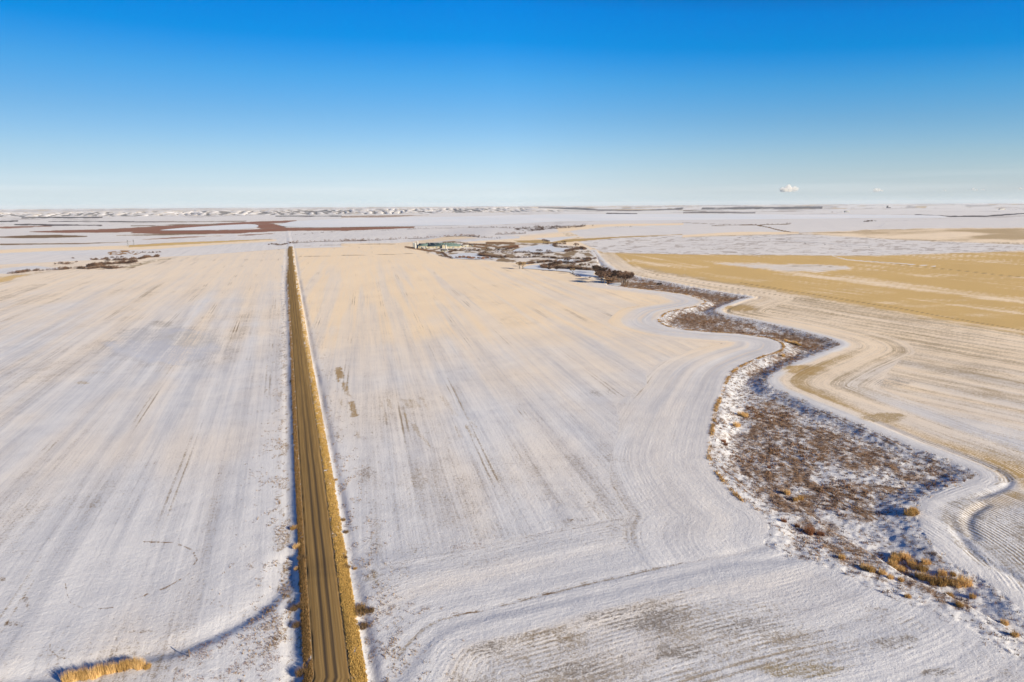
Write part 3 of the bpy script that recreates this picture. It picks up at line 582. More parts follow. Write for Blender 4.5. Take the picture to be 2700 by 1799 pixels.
# ------------------------------------------------------------------ frozen lake and creek
im, nt, bs = new_mat('lake_snow', .9)
geo = N(nt, 'ShaderNodeNewGeometry'); q1 = noise(nt, geo.outputs['Position'], .0012, 4, .55, (1, .4, 1)); q2 = noise(nt, geo.outputs['Position'], .06, 3, .5)
c0 = mixc(nt, mrange(nt, q1, .4, .65), (.80, .83, .87), (.88, .88, .90)); c0 = mixc(nt, mth(nt, 'MULTIPLY', q2, .15), c0, (.45, .52, .6)); nt.links.new(c0, bs.inputs['Base Color'])
def sheet(name, poly, z, mat, n=3, up_=None):
    p = smooth(poly, n, True); bmv = [(x, y, z if up_ is None else 0) for x, y in p]
    if up_ is not None:
        zz = hz(p[:, 0], p[:, 1]); zc = np.percentile(zz, 60) + up_; bmv = [(x, y, zc) for x, y in p]
    me = bpy.data.meshes.new(name)
    import bmesh; b = bmesh.new(); vs = [b.verts.new(v) for v in bmv]; f = b.faces.new(vs); b.normal_update()
    if f.normal.z < 0: f.normal_flip()
    bmesh.ops.triangulate(b, faces=[f]); b.to_mesh(me); b.free(); me.materials.append(mat); return tag(link(name, me), kind='structure')
LK = np.vstack([c1((1925,322),(1980,308),(2060,296),(2354,281)), c2((100,275),(700,268),(1200,256),(1600,249),(2200,249)), c3((0,250),(700,251),(1200,251),(1650,256),(1820,266),(1700,284),(1350,296),(1000,310),(600,317),(400,312),(100,306)), c2((2200,308),(1800,312),(1200,321),(600,329),(100,338)), c1((2150,341),(1990,337),(1940,330))])
sheet('frozen_lake', LK, Hbase(0, 6000) + 1.5, im, 2)
LK2 = c1((1100,360),(1250,345),(1450,331),(1700,318),(1780,326),(1740,345),(1500,358),(1200,362))
sheet('frozen_lake', LK2, Hbase(-1500, 5500) + 1.0, im, 2)
cm_, nt, bs = new_mat('creek_snow', .55)
geo = N(nt, 'ShaderNodeNewGeometry'); q1 = noise(nt, geo.outputs['Position'], .05, 4, .55)
nt.links.new(mixc(nt, mrange(nt, q1, .4, .6), (.72, .76, .80), (.80, .80, .82)), bs.inputs['Base Color'])
ZB = lambda *p: tr(p, 1350, 620, .12744)
F4 = lambda *p: tr(p, 1040, 600, .25489)
for q in (ZB((100,290),(300,250),(500,215),(700,200),(860,200),(860,262),(1000,270),(1200,285),(1120,330),(1050,348),(700,360),(350,360),(100,350),(0,345)),
          F4((560,300),(600,280),(700,268),(850,268),(860,290),(950,305),(1080,325),(800,332),(640,325),(590,322)),
          ZB((240,695),(300,650),(450,625),(600,625),(600,690),(1000,705),(1400,725),(1700,750),(1680,820),(1800,870),(1500,880),(1320,850),(1200,775),(900,745),(500,715)),
          ZB((950,505),(1200,505),(1400,525),(1250,558),(1150,572),(970,560)),
          ZB((1980,1010),(2050,975),(2240,965),(2240,1020),(2100,1042))):
    sheet('frozen_creek', q, 0, cm_, 3, .35)

# ------------------------------------------------------------------ vegetation helpers
def veg_mat(name, c1_, c2_, attrn=None):
    m, nt, b = new_mat(name, .95)
    oi = N(nt, 'ShaderNodeObjectInfo'); g = N(nt, 'ShaderNodeNewGeometry')
    n = noise(nt, g.outputs['Position'], 1.7, 3)
    f = mth(nt, 'ADD', mth(nt, 'MULTIPLY', oi.outputs['Random'], .5), mth(nt, 'MULTIPLY', n, .5)); 
    nt.links.new(mixc(nt, mrange(nt, f, .3, .7), c1_, c2_), b.inputs['Base Color']); return m
M_TWIG = veg_mat('bare_twigs', (.07, .045, .036), (.19, .12, .085)); M_BARK = veg_mat('bark', (.10, .08, .065), (.16, .13, .10))
M_GOLDB = veg_mat('bleached_twigs', (.28, .19, .10), (.42, .29, .16)); M_REED = veg_mat('dry_reed', (.40, .25, .09), (.74, .50, .22)); M_TUFT = veg_mat('dark_tuft', (.15, .10, .055), (.30, .20, .10)); M_RUST = veg_mat('rusty_twigs', (.20, .09, .05), (.32, .15, .08)); M_DARKV = veg_mat('far_brush', (.045, .04, .042), (.09, .07, .065))
def blades(c, n, rad, h, w, lean=.35, r=rng, dome=True):
    """n thin triangular blades rooted round point c"""
    a = r.random(n) * 2 * np.pi; q = np.sqrt(r.random(n)) * rad; bx = c[0] + np.cos(a) * q; by = c[1] + np.sin(a) * q
    hh = h * (.55 + .45 * r.random(n)) * (np.sqrt(np.maximum(1 - (q / (rad * 1.08)) ** 2, .05)) if dome else 1)
    d = r.random(n) * 2 * np.pi; le = lean * hh * r.random(n); t = r.random(n) * np.pi
    wx = np.cos(t) * w / 2; wy = np.sin(t) * w / 2; z0 = np.full(n, c[2] - .1)
    v = np.empty((n, 3, 3), np.float32)
    v[:, 0] = np.stack([bx - wx, by - wy, z0], 1); v[:, 1] = np.stack([bx + wx, by + wy, z0], 1); v[:, 2] = np.stack([bx + np.cos(d) * le + np.cos(a) * q * .3, by + np.sin(d) * le + np.sin(a) * q * .3, c[2] + hh], 1)
    return v.reshape(-1, 3)
def twigs(c, n, rad, zlo, zhi, size, r=rng, gap=0):
    """loose cloud of short twig slivers filling a lumpy crown"""
    u_ = r.normal(size=(n, 3)); u_ /= np.linalg.norm(u_, axis=1)[:, None]; rr_ = r.random(n) ** .45
    zc = (zlo + zhi) / 2; hz_ = (zhi - zlo) / 2
    p = np.stack([c[0] + u_[:, 0] * rr_ * rad, c[1] + u_[:, 1] * rr_ * rad, c[2] + zc + u_[:, 2] * rr_ * hz_], 1)
    lum = .5 + .5 * np.sin(u_[:, 0] * 4 + c[0]) * np.cos(u_[:, 1] * 5 + u_[:, 2] * 3); k = r.random(n) < (.45 + .75 * lum) if gap else np.ones(n, bool); p = p[k]; u_ = u_[k]; n = len(p)
    d = u_ * .6 + r.normal(size=(n, 3)) * .5 + np.array((0, 0, .5)); d /= np.linalg.norm(d, axis=1)[:, None]
    s = r.normal(size=(n, 3)); s = np.cross(d, s); s /= np.linalg.norm(s, axis=1)[:, None] + 1e-6
    L_ = size * (.6 + .8 * r.random(n))[:, None]; v = np.empty((n, 3, 3)); v[:, 0] = p - s * L_ * .13; v[:, 1] = p + s * L_ * .13; v[:, 2] = p + d * L_
    return v.reshape(-1, 3)
def tri_mesh(name, v, mat): return raw_mesh(name, v, np.arange(len(v)).reshape(-1, 3), mat, False)
def tube(p0, p1, r0, r1, n=6):
    p0 = np.array(p0, float); p1 = np.array(p1, float); d = p1 - p0; d /= np.linalg.norm(d); a = np.cross(d, (0, 0, 1) if abs(d[2]) < .9 else (1, 0, 0)); a /= np.linalg.norm(a); b = np.cross(d, a)
    o = []
    t = np.linspace(0, 2 * np.pi, n + 1)
    for i in range(n):
        e = [a * np.cos(t[k]) + b * np.sin(t[k]) for k in (i, i + 1)]
        q = [p0 + e[0]*r0, p0 + e[1]*r0, p1 + e[1]*r1, p1 + e[0]*r1]; o += [q[0], q[1], q[2], q[0], q[2], q[3]]
    return np.array(o)
def tree_meshes(seed, h=10, sparse=False):
    r = np.random.default_rng(seed); parts = [tube((0,0,-.3), (r.normal()*.2, r.normal()*.2, h*.33), h*.035, h*.026)]; tips = []
    top = np.array((0, 0, h*.33))
    def limb(p, d, L_, rad, lv):
        e = p + d * L_; parts.append(tube(p, e, rad, rad * .6, 5 if lv < 2 else 3)); 
        if lv >= 3: tips.append(e); return
        if lv == 2: tips.append(e)
        for _ in range(3 if lv < 2 else 2):
            nd = d + r.normal(size=3) * .45; nd[2] = abs(nd[2]) * .8 + .12; nd /= np.linalg.norm(nd); limb(e, nd, L_ * .68, rad * .58, lv + 1)
    for k in range(4):
        a = k * 1.6 + r.random(); d = np.array((math.cos(a) * .75, math.sin(a) * .75, .8)); d /= np.linalg.norm(d); limb(top * (.75 + .25 * r.random()), d, h * .24, h * .017, 0)
    tw = np.vstack([twigs(t_, 7 if sparse else 20, h * .09, -h * .05, h * .11, h * .085, r) for t_ in tips])
    return tri_mesh('trunk', np.vstack(parts), M_BARK), tw
TREES = []
for i in range(5):
    tm, tw = tree_meshes(40 + i, 10, i >= 3); TREES.append((tm, tri_mesh('crown', tw, M_TWIG), tri_mesh('crown', tw, M_GOLDB)))
def put_tree(x, y, h, label, group=None, kind=0, bleached=False):
    o = bpy.data.objects.new('bare_tree', None); C.objects.link(o); o.location = (x, y, float(hz(x, y)[0])); s = h / 10; o.scale = (s, s, s); o.rotation_euler.z = random.random() * 6.28
    tm, a, b = TREES[kind]; link('trunk', tm, o); link('crown', b if bleached else a, o)
    return tag(o, label, 'tree', group)
def shrub_v(seed, n=150):
    r = np.random.default_rng(seed); v = [twigs((0, 0, 0), n, 1.0, 0, 1.25, .42, r)]
    for k in range(3):
        a = r.random() * 6.28; v.append(twigs((math.cos(a) * .75, math.sin(a) * .75, 0), n // 3, .6, 0, .6 + .6 * r.random(), .4, r))
    return np.vstack(v)
SHV = [shrub_v(80 + i) for i in range(5)]
SHM = {}
def shrub_mesh(i, mat):
    if (i, mat.name) not in SHM: SHM[(i, mat.name)] = tri_mesh('shrub', SHV[i], mat)
    return SHM[(i, mat.name)]

# ------------------------------------------------------------------ shrubs along the creek and in the ravine
SH = []                                              # x, y, radius, height scale, material, label, group
def band_shrubs(poly, h, step, mat, label, group, wid=3.6):
    p = smooth(poly, 4); seg = np.linalg.norm(np.diff(p, axis=0), axis=1); s = np.concatenate([[0], np.cumsum(seg)]); step = step * .55; n = max(2, int(s[-1] / step))
    t = (np.arange(n) + rng.random(n) * .7) / n * s[-1]; x = np.interp(t, s, p[:, 0]) + rng.normal(size=n) * wid * .4; y = np.interp(t, s, p[:, 1]) + rng.normal(size=n) * wid
    for a, b in zip(x, y): SH.append((a, b, h * (.6 + .75 * rng.random()), mat, label, group))
g0 = 'shrubs lining the creek bends'
for q, h, st, mt, lb in (
    (ZB((640,192),(760,188),(870,190),(880,240),(1000,252),(1200,268),(1330,265)), 2.4, 5.5, M_TWIG, 'bare brown shrub along the farthest creek loop below the tan field'),
    (ZB((880,190),(1000,192),(1130,190)), 2.6, 5, M_TWIG, 'bare shrub on the spur at the end of the farthest creek loop'),
    (ZB((1100,345),(1200,330),(1300,305),(1440,280),(1500,305)), 3.2, 5, M_TWIG, 'large bare shrub on the rounded bank right of the upper frozen pool'),
    (ZB((1150,352),(1400,352),(1640,355)), 1.6, 6, M_TWIG, 'low bare shrub on the straight bank under the upper frozen pool'),
    (ZB((0,388),(150,372),(350,378),(500,383),(650,385)), 2.0, 5, M_TWIG, 'bare brown shrub on the near bank of the upper pool'),
    (ZB((680,385),(850,382)), 2.2, 4.5, M_RUST, 'rust red shrub on the near bank of the upper pool'),
    (ZB((0,475),(100,478),(300,472),(450,465),(600,462),(750,475),(900,488),(1100,495),(1300,505),(1450,503),(1590,495),(1730,496)), 2.3, 5, M_TWIG, 'bare shrub in the long hedge across the middle of the creek meadow'),
    (ZB((1300,578),(1400,565),(1500,560),(1590,535),(1600,505)), 3.0, 5, M_TWIG, 'bare shrub on the right-hand tip of the middle creek bend'),
    (ZB((350,602),(500,585),(650,570),(800,560),(940,555)), 2.8, 5, M_TWIG, 'tan brown shrub on the rise left of the middle ice'),
    (ZB((600,675),(700,645),(850,625),(980,592),(1100,588),(1300,582)), 3.0, 5.5, M_TWIG, 'bare shrub on the point between the two lower ice reaches'),
    (ZB((600,680),(750,685),(900,688),(1100,695),(1300,705),(1500,715),(1700,735)), 3.2, 4.5, M_TWIG, 'dark bare shrub in the thick hedge above the blue shaded ice'),
    (ZB((1230,795),(1320,840),(1450,880),(1600,890),(1760,890)), 1.1, 7, M_GOLDB, 'low bleached shrub edging the near side of the shaded ice'),
    (F4((870,275),(950,262),(1100,262),(1300,260),(1380,258)), 2.4, 5.5, M_TWIG, 'bare shrub along the upper bank of the pool beside the farm'),
    (F4((870,285),(950,300),(1080,310),(1180,312)), 2.8, 4.5, M_TWIG, 'dark bare shrub on the tongue of land in the pool beside the farm'),
    (F4((640,318),(720,312),(800,322),(900,325),(1020,322)), 2.4, 5, M_RUST, 'rusty shrub on the bank of the pool next to the big field'),
    (F4((490,262),(520,285),(560,310),(600,322)), 1.8, 5, M_TWIG, 'bare shrub at the field corner in front of the farm sheds'),
    (F4((560,265),(640,240),(720,240),(800,243),(950,240),(1100,236),(1230,225)), 2.6, 6.5, M_TWIG, 'bare shrub in the hedge between the farm and its pool'),
    (F4((1180,225),(1270,205)), 3.0, 6, M_RUST, 'rust coloured shrub in the clump at the head of the upper pool'),
    (F4((1560,262),(1600,262),(1640,265)), 2.4, 5, M_RUST, 'rusty shrub right of the two small bare trees'),
    (F4((700,172),(850,178),(950,182),(1080,190)), 1.8, 9, M_RUST, 'low rusty shrub in the grass behind the farm sheds'),
    ):
    band_shrubs(q, h, st, mt, lb, g0 + ': ' + lb[:28] if False else lb.replace('shrub', 'shrubs', 1))
for q, h, st, mt, lb in (
    (RV((100,432),(200,428),(330,405),(480,388)), 2.6, 5, M_TWIG, 'dark shrub in the thicket under the white bank at the far left'),
    (RV((500,395),(650,382),(800,377)), 2.0, 5, M_TWIG, 'dark shrub in the thin line along the left field edge'),
    (RV((850,375),(950,362),(1100,357),(1250,365),(1400,348),(1550,360),(1650,352)), 2.8, 4.6, M_TWIG, 'dark shrub along the field edge in the left ravine'),
    (RV((1200,342),(1350,312),(1500,302),(1650,292),(1750,292),(1850,272)), 3.2, 4.6, M_TWIG, 'dark shrub in the middle thicket of the left ravine'),
    (RV((1280,242),(1450,232),(1500,217),(1650,207),(1700,202)), 2.4, 6, M_TWIG, 'dark shrub on the far side of the left ravine'),
    (RV((1480,252),(1600,247),(1750,247),(1850,232),(2000,217),(2170,187)), 3.2, 5, M_TWIG, 'dark shrub in the long upper thicket of the left ravine'),
    (RV((1950,142),(2100,142),(2230,132)), 2.2, 6, M_TWIG, 'dark shrub at the end of the rusty slope in the left ravine'),
    (RV((740,302),(850,292),(1000,297)), 2.4, 6, M_TWIG, 'dark shrub on the little rise in the snowy left hollow'),
    (RV((990,220),(1020,222)), 2.2, 5, M_TWIG, 'small dark shrub alone on the snow of the left hollow'),
    (RV((1070,270),(1095,268)), 2.2, 5, M_TWIG, 'small dark shrub below the lone pair in the left hollow'),
    (tr([(330,272),(420,262),(520,280),(600,262),(700,248),(780,250)], 650, 600, .16992), 2.6, 9, M_TWIG, 'dark shrub in the gully where the road drops out of sight'),
    ):
    band_shrubs(q, h, st, mt, lb, lb.replace('shrub', 'shrubs', 1))
SH.sort(key=lambda t: -t[2] / math.hypot(t[0], t[1]))
print('shrubs', len(SH))
NSH = 230
for x, y, h, mt, lb, gp in SH[:NSH]:
    i = random.randrange(5); o = link('bare_shrub', shrub_mesh(i, mt), None, (x, y, float(hz(x, y)[0]))); o.scale = (h, h, h * .95); o.rotation_euler.z = random.random() * 6.28
    tag(o, lb, 'shrub', gp)
rest = [SHV[random.randrange(5)][: 3 * 110] * s[2] + np.array((s[0], s[1], float(hz(s[0], s[1])[0]))) for s in SH[NSH:]]
if rest: tag(link('distant_brush', tri_mesh('distant_brush', np.vstack(rest), M_TWIG)), 'brush of the creek meadow and ravine too small to tell apart', 'brush', None, 'stuff')

# shelterbelts and brush lines far away: each belt is one mass
def belt(poly, h, step, label, mat=M_DARKV, wid=6, name='distant_hedge'):
    p = smooth(poly, 3); seg = np.linalg.norm(np.diff(p, axis=0), axis=1); s = np.concatenate([[0], np.cumsum(seg)]); n = max(3, int(s[-1] / step)); n = min(n, 700)
    t = (np.arange(n) + rng.random(n)) / n * s[-1]; x = np.interp(t, s, p[:, 0]) + rng.normal(size=n) * wid * .3; y = np.interp(t, s, p[:, 1]) + rng.normal(size=n) * wid
    z = hz(x, y); v = []
    for a, b, c in zip(x, y, z):
        
        if mat is M_DARKV and float(vnoise(a / (wid * 9 + 40), b / 300, 19)) < .33: continue
        hh = h * (.8 if mat is M_DARKV else 1.6) * (.35 + .8 * rng.random() ** 1.5); k = random.randrange(5); v.append(SHV[k][: 3 * 60] * np.array((hh * .8, hh * .8, hh * .8)) * 1.0 + np.array((a, b, c)))
    return tag(link(name, tri_mesh(name, np.vstack(v), mat)), label, 'hedge', None, 'stuff')
K5 = lambda *p: tr(p, 650, 600, .16992)
belt(np.vstack([K5((640,245),(780,235),(960,230),(1100,222),(1300,216),(1500,214),(1700,207),(1850,202)), c2((0,436),(200,430),(400,420),(600,412),(720,405),(860,400),(950,406))]), 4.2, 7, 'long dark line of brush beyond the end of the road', M_TWIG, 3)
belt(K5((700,118),(930,100),(1100,85),(1300,70),(1500,60),(1900,50),(2354,36)), 2.4, 22, 'sparse row of small bushes on the snowy flat beyond the road', M_TWIG, 4)
belt(c2((450,352),(700,346),(900,342),(1200,345)), 4, 14, 'thin dark hedge along the near side of the lake', M_TWIG, 8)
belt(c2((1180,352),(1300,352),(1400,342),(1500,340),(1600,336),(1700,331)), 6.5, 9, 'dark wood of brush near the middle of the lake shore', M_TWIG, 45)
belt(c2((1280,362),(1420,352),(1560,340)), 5, 9, 'front edge of the brush on the lake shore', M_TWIG, 30)
belt(c2((1060,388),(1150,386),(1270,380)), 4, 8, 'short dark brush line in front of the lake wood', M_TWIG, 14)
belt(c2((880,402),(950,410),(1090,418)), 3, 9, 'brush line on the low white rise behind the farm', M_TWIG, 6)
belt(c2((1880,340),(2020,338)), 3, 10, 'two short dark bushes lines on the plain right of the wood', M_TWIG, 4)
belt(c3((200,328),(450,325),(600,320),(740,316)), 4, 22, 'dotted brush along the lake shore right of centre', M_TWIG, 8)
belt(c3((510,222),(640,222)), 14, 25, 'short dark shelterbelt beyond the lake', M_DARKV, 10)
belt(c3((1015,237),(1190,236)), 14, 18, 'shelterbelt round the lone farmstead beyond the lake', M_DARKV, 10)
belt(c3((1130,208),(1300,207),(1480,208),(1660,206)), 20, 45, 'long dark shelterbelt on the right horizon', M_DARKV, 60)
belt(c3((1920,219),(2090,219)), 10, 30, 'faint shelterbelt at the right under the horizon', M_DARKV, 15)
belt(c3((2180,220),(2354,220)), 17, 22, 'dark shelterbelt at the right edge of the plain', M_DARKV, 20)
belt(c3((1250,303),(1290,299),(1330,297)), 5, 10, 'small dark brush island at the right end of the lake', M_TWIG, 8)
belt(c2((2070,193),(2140,193)), 22, 60, 'dark belt on the horizon right of centre', M_DARKV, 60)
belt(c2((950,194),(1010,193)), 22, 60, 'dark belt on the horizon left of centre', M_DARKV, 60)
belt(c2((1220,193),(1370,190),(1500,191)), 20, 80, 'dark belt along the middle horizon', M_DARKV, 80)

# ------------------------------------------------------------------ trees of the creek
tg = 'big bare trees in the grove by the lower frozen pool'
for x, y, h, kd in ((1735,790,10,0),(1775,840,12,1),(1850,990,13,2),(1900,870,12,0),(1945,880,10,1),(1830,940,11,0),(1905,1000,12,1),(2040,900,9,2),(2120,880,10,0),(2190,890,11,1),(2210,940,12,2),(2260,960,10,0),(2300,1010,14,1),(2345,1000,15,2),(2390,1015,13,0),(2090,930,9,1),(1800,870,10,2),(2330,940,11,0)):
    p = ZB((x, y))[0]; put_tree(p[0], p[1], h * 1.2, 'wide bare brown tree in the grove by the lower frozen pool', tg, kd)
ZA = ZB
for x, y, h, kd, bl, lb in (
    (150,700,12,3,True,'leftmost of the pale bare trees at the field corner left of the shaded ice'), (215,705,11,0,True,'full pale tree at the water end of the field corner left of the shaded ice'), (240,650,8,4,True,'smaller pale tree behind the two at the field corner'),
    (655,188,13,3,False,'left and tallest thin bare tree standing before the tan strip'), (700,185,11,4,False,'middle thin bare tree standing before the tan strip'), (740,186,10,3,False,'right thin bare tree standing before the tan strip'),
    (1055,188,8,4,False,'left of two small grey bare trees on the spur behind the far loop'), (1090,188,8,3,False,'right of two small grey bare trees on the spur behind the far loop'),
    (1310,262,11,3,False,'left bare tree above the rounded bank near the pivot track'), (1345,262,9,4,False,'right bare tree above the rounded bank near the pivot track'),
    (530,382,9,3,False,'left of two dark bare trees on the near bank of the upper pool'), (585,382,9,4,False,'right of two dark bare trees on the near bank of the upper pool'), (745,380,8,4,False,'small bare tree over the rust red shrubs'),
    (480,468,10,0,False,'first bare tree of the cluster in the long middle hedge'), (530,466,10,1,False,'middle bare tree of the cluster in the long middle hedge'), (575,464,9,2,False,'last bare tree of the cluster in the long middle hedge'), (350,468,7,4,False,'lone small tree left of the cluster in the long middle hedge'),
    (1115,585,8,4,False,'left of two thin dead trees by the middle ice'), (1145,585,8,3,False,'right of two thin dead trees by the middle ice'), (1000,592,6,2,False,'short stubby tree at the left end of the middle ice'),
    (1250,800,8,0,True,'round pale bush-like tree on the near rim of the shaded ice'), (770,740,5,1,False,'low spreading dark tree on the ice edge, the left one'), (925,745,5.5,2,False,'low spreading dark tree on the ice edge, the right one'),
    (900,640,8,0,False,'tree in the thick hedge near its left end'),(1260,690,9,4,False,'thin tree rising from the thick hedge at its middle'),(1430,700,9,3,False,'thin tree rising from the thick hedge right of its middle'),(1540,700,9,4,False,'thin tree rising from the thick hedge near its right end')):
    p = ZB((x, y))[0]; put_tree(p[0], p[1], h, lb, None, kd, bl)
for x, y, h, kd in ((700,245,7,4),(830,245,7,3),(965,240,7,4),(1050,235,6,3),(1130,240,8,0),(1160,235,8,3),(1210,235,7,4)):
    p = F4((x, y))[0]; put_tree(p[0], p[1], h, 'small bare tree in the hedge between farm and pool', 'small bare trees in the hedge by the farm', kd)
for i, (x, y, h, kd, lb) in enumerate(((700,310,6,1,'low bare tree on the creek bed right of the grove'),)):
    p = tr([(x, y)], 1500, 650, .33985)[0]; put_tree(p[0], p[1], h, lb, None, kd)

# ------------------------------------------------------------------ golden reed clumps
RM = []
for i in range(5):
    r = np.random.default_rng(300 + i); v = [blades((0, 0, 0), 230, 1.1, 2.1, .075, .30, r, dome=False)]
    for k in range(3):
        a = r.random() * 6.28; v.append(blades((math.cos(a) * .9, math.sin(a) * .9, 0), 60, .5, 1.2 + .6 * r.random(), .07, .5, r, dome=False))
    RM.append(np.vstack(v))
RMM = [tri_mesh('reed_clump', v, M_REED) for v in RM]; RBM = [tri_mesh('sedge_bush', v, M_RUST) for v in RM]; RTM = [tri_mesh('grass_tuft', v, M_TUFT) for v in RM]
def clump(x, y, s, label, group, cat='reeds', nm='reed_clump', meshes=RMM, hs=1.0):
    o = link(nm, random.choice(meshes), None, (x, y, float(hz(x, y)[0]))); o.scale = (s, s, s * hs); o.rotation_euler.z = random.random() * 6.28
    return tag(o, label, cat, group)
Q8 = lambda *p: tr(p, 2000, 1300, .31818)
def line_clumps(poly, step, s, label, group, hs=1.0, jit=.5, **k):
    p = smooth(poly, 4); seg = np.linalg.norm(np.diff(p, axis=0), axis=1); q = np.concatenate([[0], np.cumsum(seg)]); n = max(1, int(q[-1] / step))
    for t in (np.arange(n) + .5) / n * q[-1]:
        clump(np.interp(t, q, p[:, 0]) + rng.normal() * jit, np.interp(t, q, p[:, 1]) + rng.normal() * jit, s * (.7 + .5 * rng.random()), label, group, hs=hs, **k)
for q, st, s, lb in (
    (Q8((1250,515),(1190,495),(1140,505),(1112,545),(1130,580),(1170,600),(1215,612)), 1.3, .85, 'golden reed clump in the C-shaped ring on the creek bed'),
    (Q8((1240,545),(1290,575),(1340,600),(1380,620)), 1.4, 1.0, 'golden reed clump between the C-shaped ring and the long cluster'),
    (Q8((1330,560),(1400,580),(1420,600)), 1.6, .7, 'small golden reed clump above the long cluster'),
    (Q8((1330,665),(1400,670),(1440,700),(1500,705),(1560,715),(1630,725),(1640,745)), 1.5, 1.05, 'golden reed clump in the long cluster right of the ring'),
    (Q8((1460,650),(1530,650),(1590,665),(1560,640)), 1.7, .8, 'golden reed clump behind the long cluster'),
    (Q8((1680,720),(1740,745),(1770,750)), 1.6, 1.1, 'golden reed clump at the right end of the long cluster'),
    (Q8((875,600),(910,625),(950,640),(1000,655),(1040,662)), 1.4, 1.0, 'golden reed clump in the short row left of the ring'),
    (Q8((1080,680),(1100,685)), 1.4, .9, 'single golden reed clump right of the short row'),
    (Q8((1160,705),(1210,715)), 1.8, .8, 'golden reed clump below the ring'),
    (Q8((650,485),(700,520),(770,548)), 2.6, .65, 'small brown gold reed clump in the thin line left of the short row'),
    (Q8((1720,800),(1760,830),(1800,865)), 2.4, .6, 'thin golden reed clump trailing off below the long cluster'),
    (Q8((1570,805),(1610,815)), 2.4, .7, 'golden reed clump under the long cluster'),
    (Q8((2010,1050),(2040,1055)), 2, .8, 'lone round orange clump near the right edge of the creek bed'),
    (Q8((2140,1175),(2165,1185)), 2, .7, 'lone orange clump lowest at the right edge'),
    (Q8((1640,925),(1760,930)), 5, .55, 'small tawny clump on the open snow below the reeds'),
    (Q8((1210,855),(1260,862)), 4, .5, 'small tawny clump at the near rim of the reeds')):
    line_clumps(q, st, s, lb, lb.replace('clump', 'clumps', 1), jit=.3)
Q6 = lambda *p: tr(p, 1750, 950, .40357)
for q, st, s, lb, mm in (
    (Q6((490,330),(520,340),(555,345)), 2.0, 1.1, 'orange sedge bush alone near the top left of the creek bed', RMM), (Q6((450,395),(490,405)), 2.0, 1.0, 'orange sedge bush close under the first one', RMM),
    (Q6((395,510),(415,540)), 2.0, .9, 'russet bush by the left bank of the creek bed', RBM), (Q6((670,665),(690,675)), 2.2, .8, 'red brown bush in the upper middle of the creek bed', RBM),
    (Q6((830,880),(890,875),(920,885)), 1.8, .9, 'tawny bush low in the middle of the creek bed', RMM), (Q6((800,830),(820,840)), 2.0, .8, 'tawny bush left of the middle of the creek bed', RMM),
    (Q6((1580,1010),(1640,1000),(1635,980)), 1.8, 1.0, 'orange bush at the notch of the right bank', RMM),
    (Q6((930,1110),(960,1115)), 1.8, 1.1, 'grey brown bush where the field track meets the creek', RBM), (Q6((740,1055),(800,1050)), 2.5, .7, 'small orange bush on the white strip by the field corner', RBM), (Q6((1030,1125),(1040,1130)), 2, .7, 'small orange bush right of the grey brown one', RBM),
    (Q6((840,1070),(900,1085)), 2.0, .8, 'dark sedge bush by the blue hollow', RBM)):
    line_clumps(q, st, s, lb, lb.replace('bush', 'bushes', 1), jit=.3, meshes=mm, nm='sedge_bush', cat='bush')
Q5 = lambda *p: tr(p, 1500, 650, .33985)
line_clumps(Q5((1680,712),(1740,735),(1800,755)), 3, 1.2, 'golden bush on the creek bed below the sharp bend', 'golden bushes below the sharp bend', nm='sedge_bush', cat='bush')
line_clumps(Q5((1660,840),(1665,845)), 3, 1.1, 'lone golden bush in the narrow part of the creek', None, nm='sedge_bush', cat='bush')
line_clumps(tr([(520,1315),(620,1300),(700,1290),(760,1268),(850,1245),(950,1228),(1040,1210),(1110,1215)], 0, 1350, .33985), 0.6, .78, 'golden reed clump in the row at the lower left', 'golden reeds in the row at the lower left', 1.4, .3)
line_clumps(tr([(1120,1225),(1185,1235)], 0, 1350, .33985), 1.6, .5, 'low golden tuft at the right end of the lower left row', 'low golden tufts ending the lower left row', 1.0, .2)
# clumps beside the road
Q7 = lambda *p: tr(p, 600, 1250, .35006)
for p_, s, lb in (((500,415),.8,'tawny tuft with long blue shadow left of the road, the farthest'), ((520,555),.8,'tawny tuft left of the road below the farthest one'), ((560,650),.9,'brown gold tuft against the left road bank'), ((520,720),.6,'small tuft just under the one against the left bank'),
    ((500,1030),.8,'brown tuft left of the road where the bank starts'), ((550,1020),.7,'brown tuft close to the left road bank'), ((515,1160),.8,'brown tuft low on the left of the road'), ((550,1520),.9,'dark brown tuft left of the road at the bottom edge'),
    ((870,340),.6,'dark tuft right of the road beside the golden verge, the farthest'), ((890,435),.6,'dark tuft right of the road, second one down'), ((880,635),.6,'round dark tuft right of the road near its golden verge'), ((900,710),.7,'round dark tuft right of the road, largest of the upper ones'),
    ((960,715),.4,'tiny tuft set off to the right of the verge'), ((1000,1010),.9,'brown tuft at the field entrance right of the road, upper'), ((1000,1055),1.1,'brown tuft at the field entrance right of the road, largest'), ((1070,1050),.8,'brown tuft farthest right at the field entrance'), ((1020,1150),.9,'brown tuft below the field entrance'), ((815,40),.5,'tiny tuft beside the verge near the top')):
    p = Q7(p_)[0]; clump(p[0], p[1], s, lb, None, 'grass tuft', 'grass_tuft', RTM if 'dark' in lb or 'brown' in lb else RMM, .7)

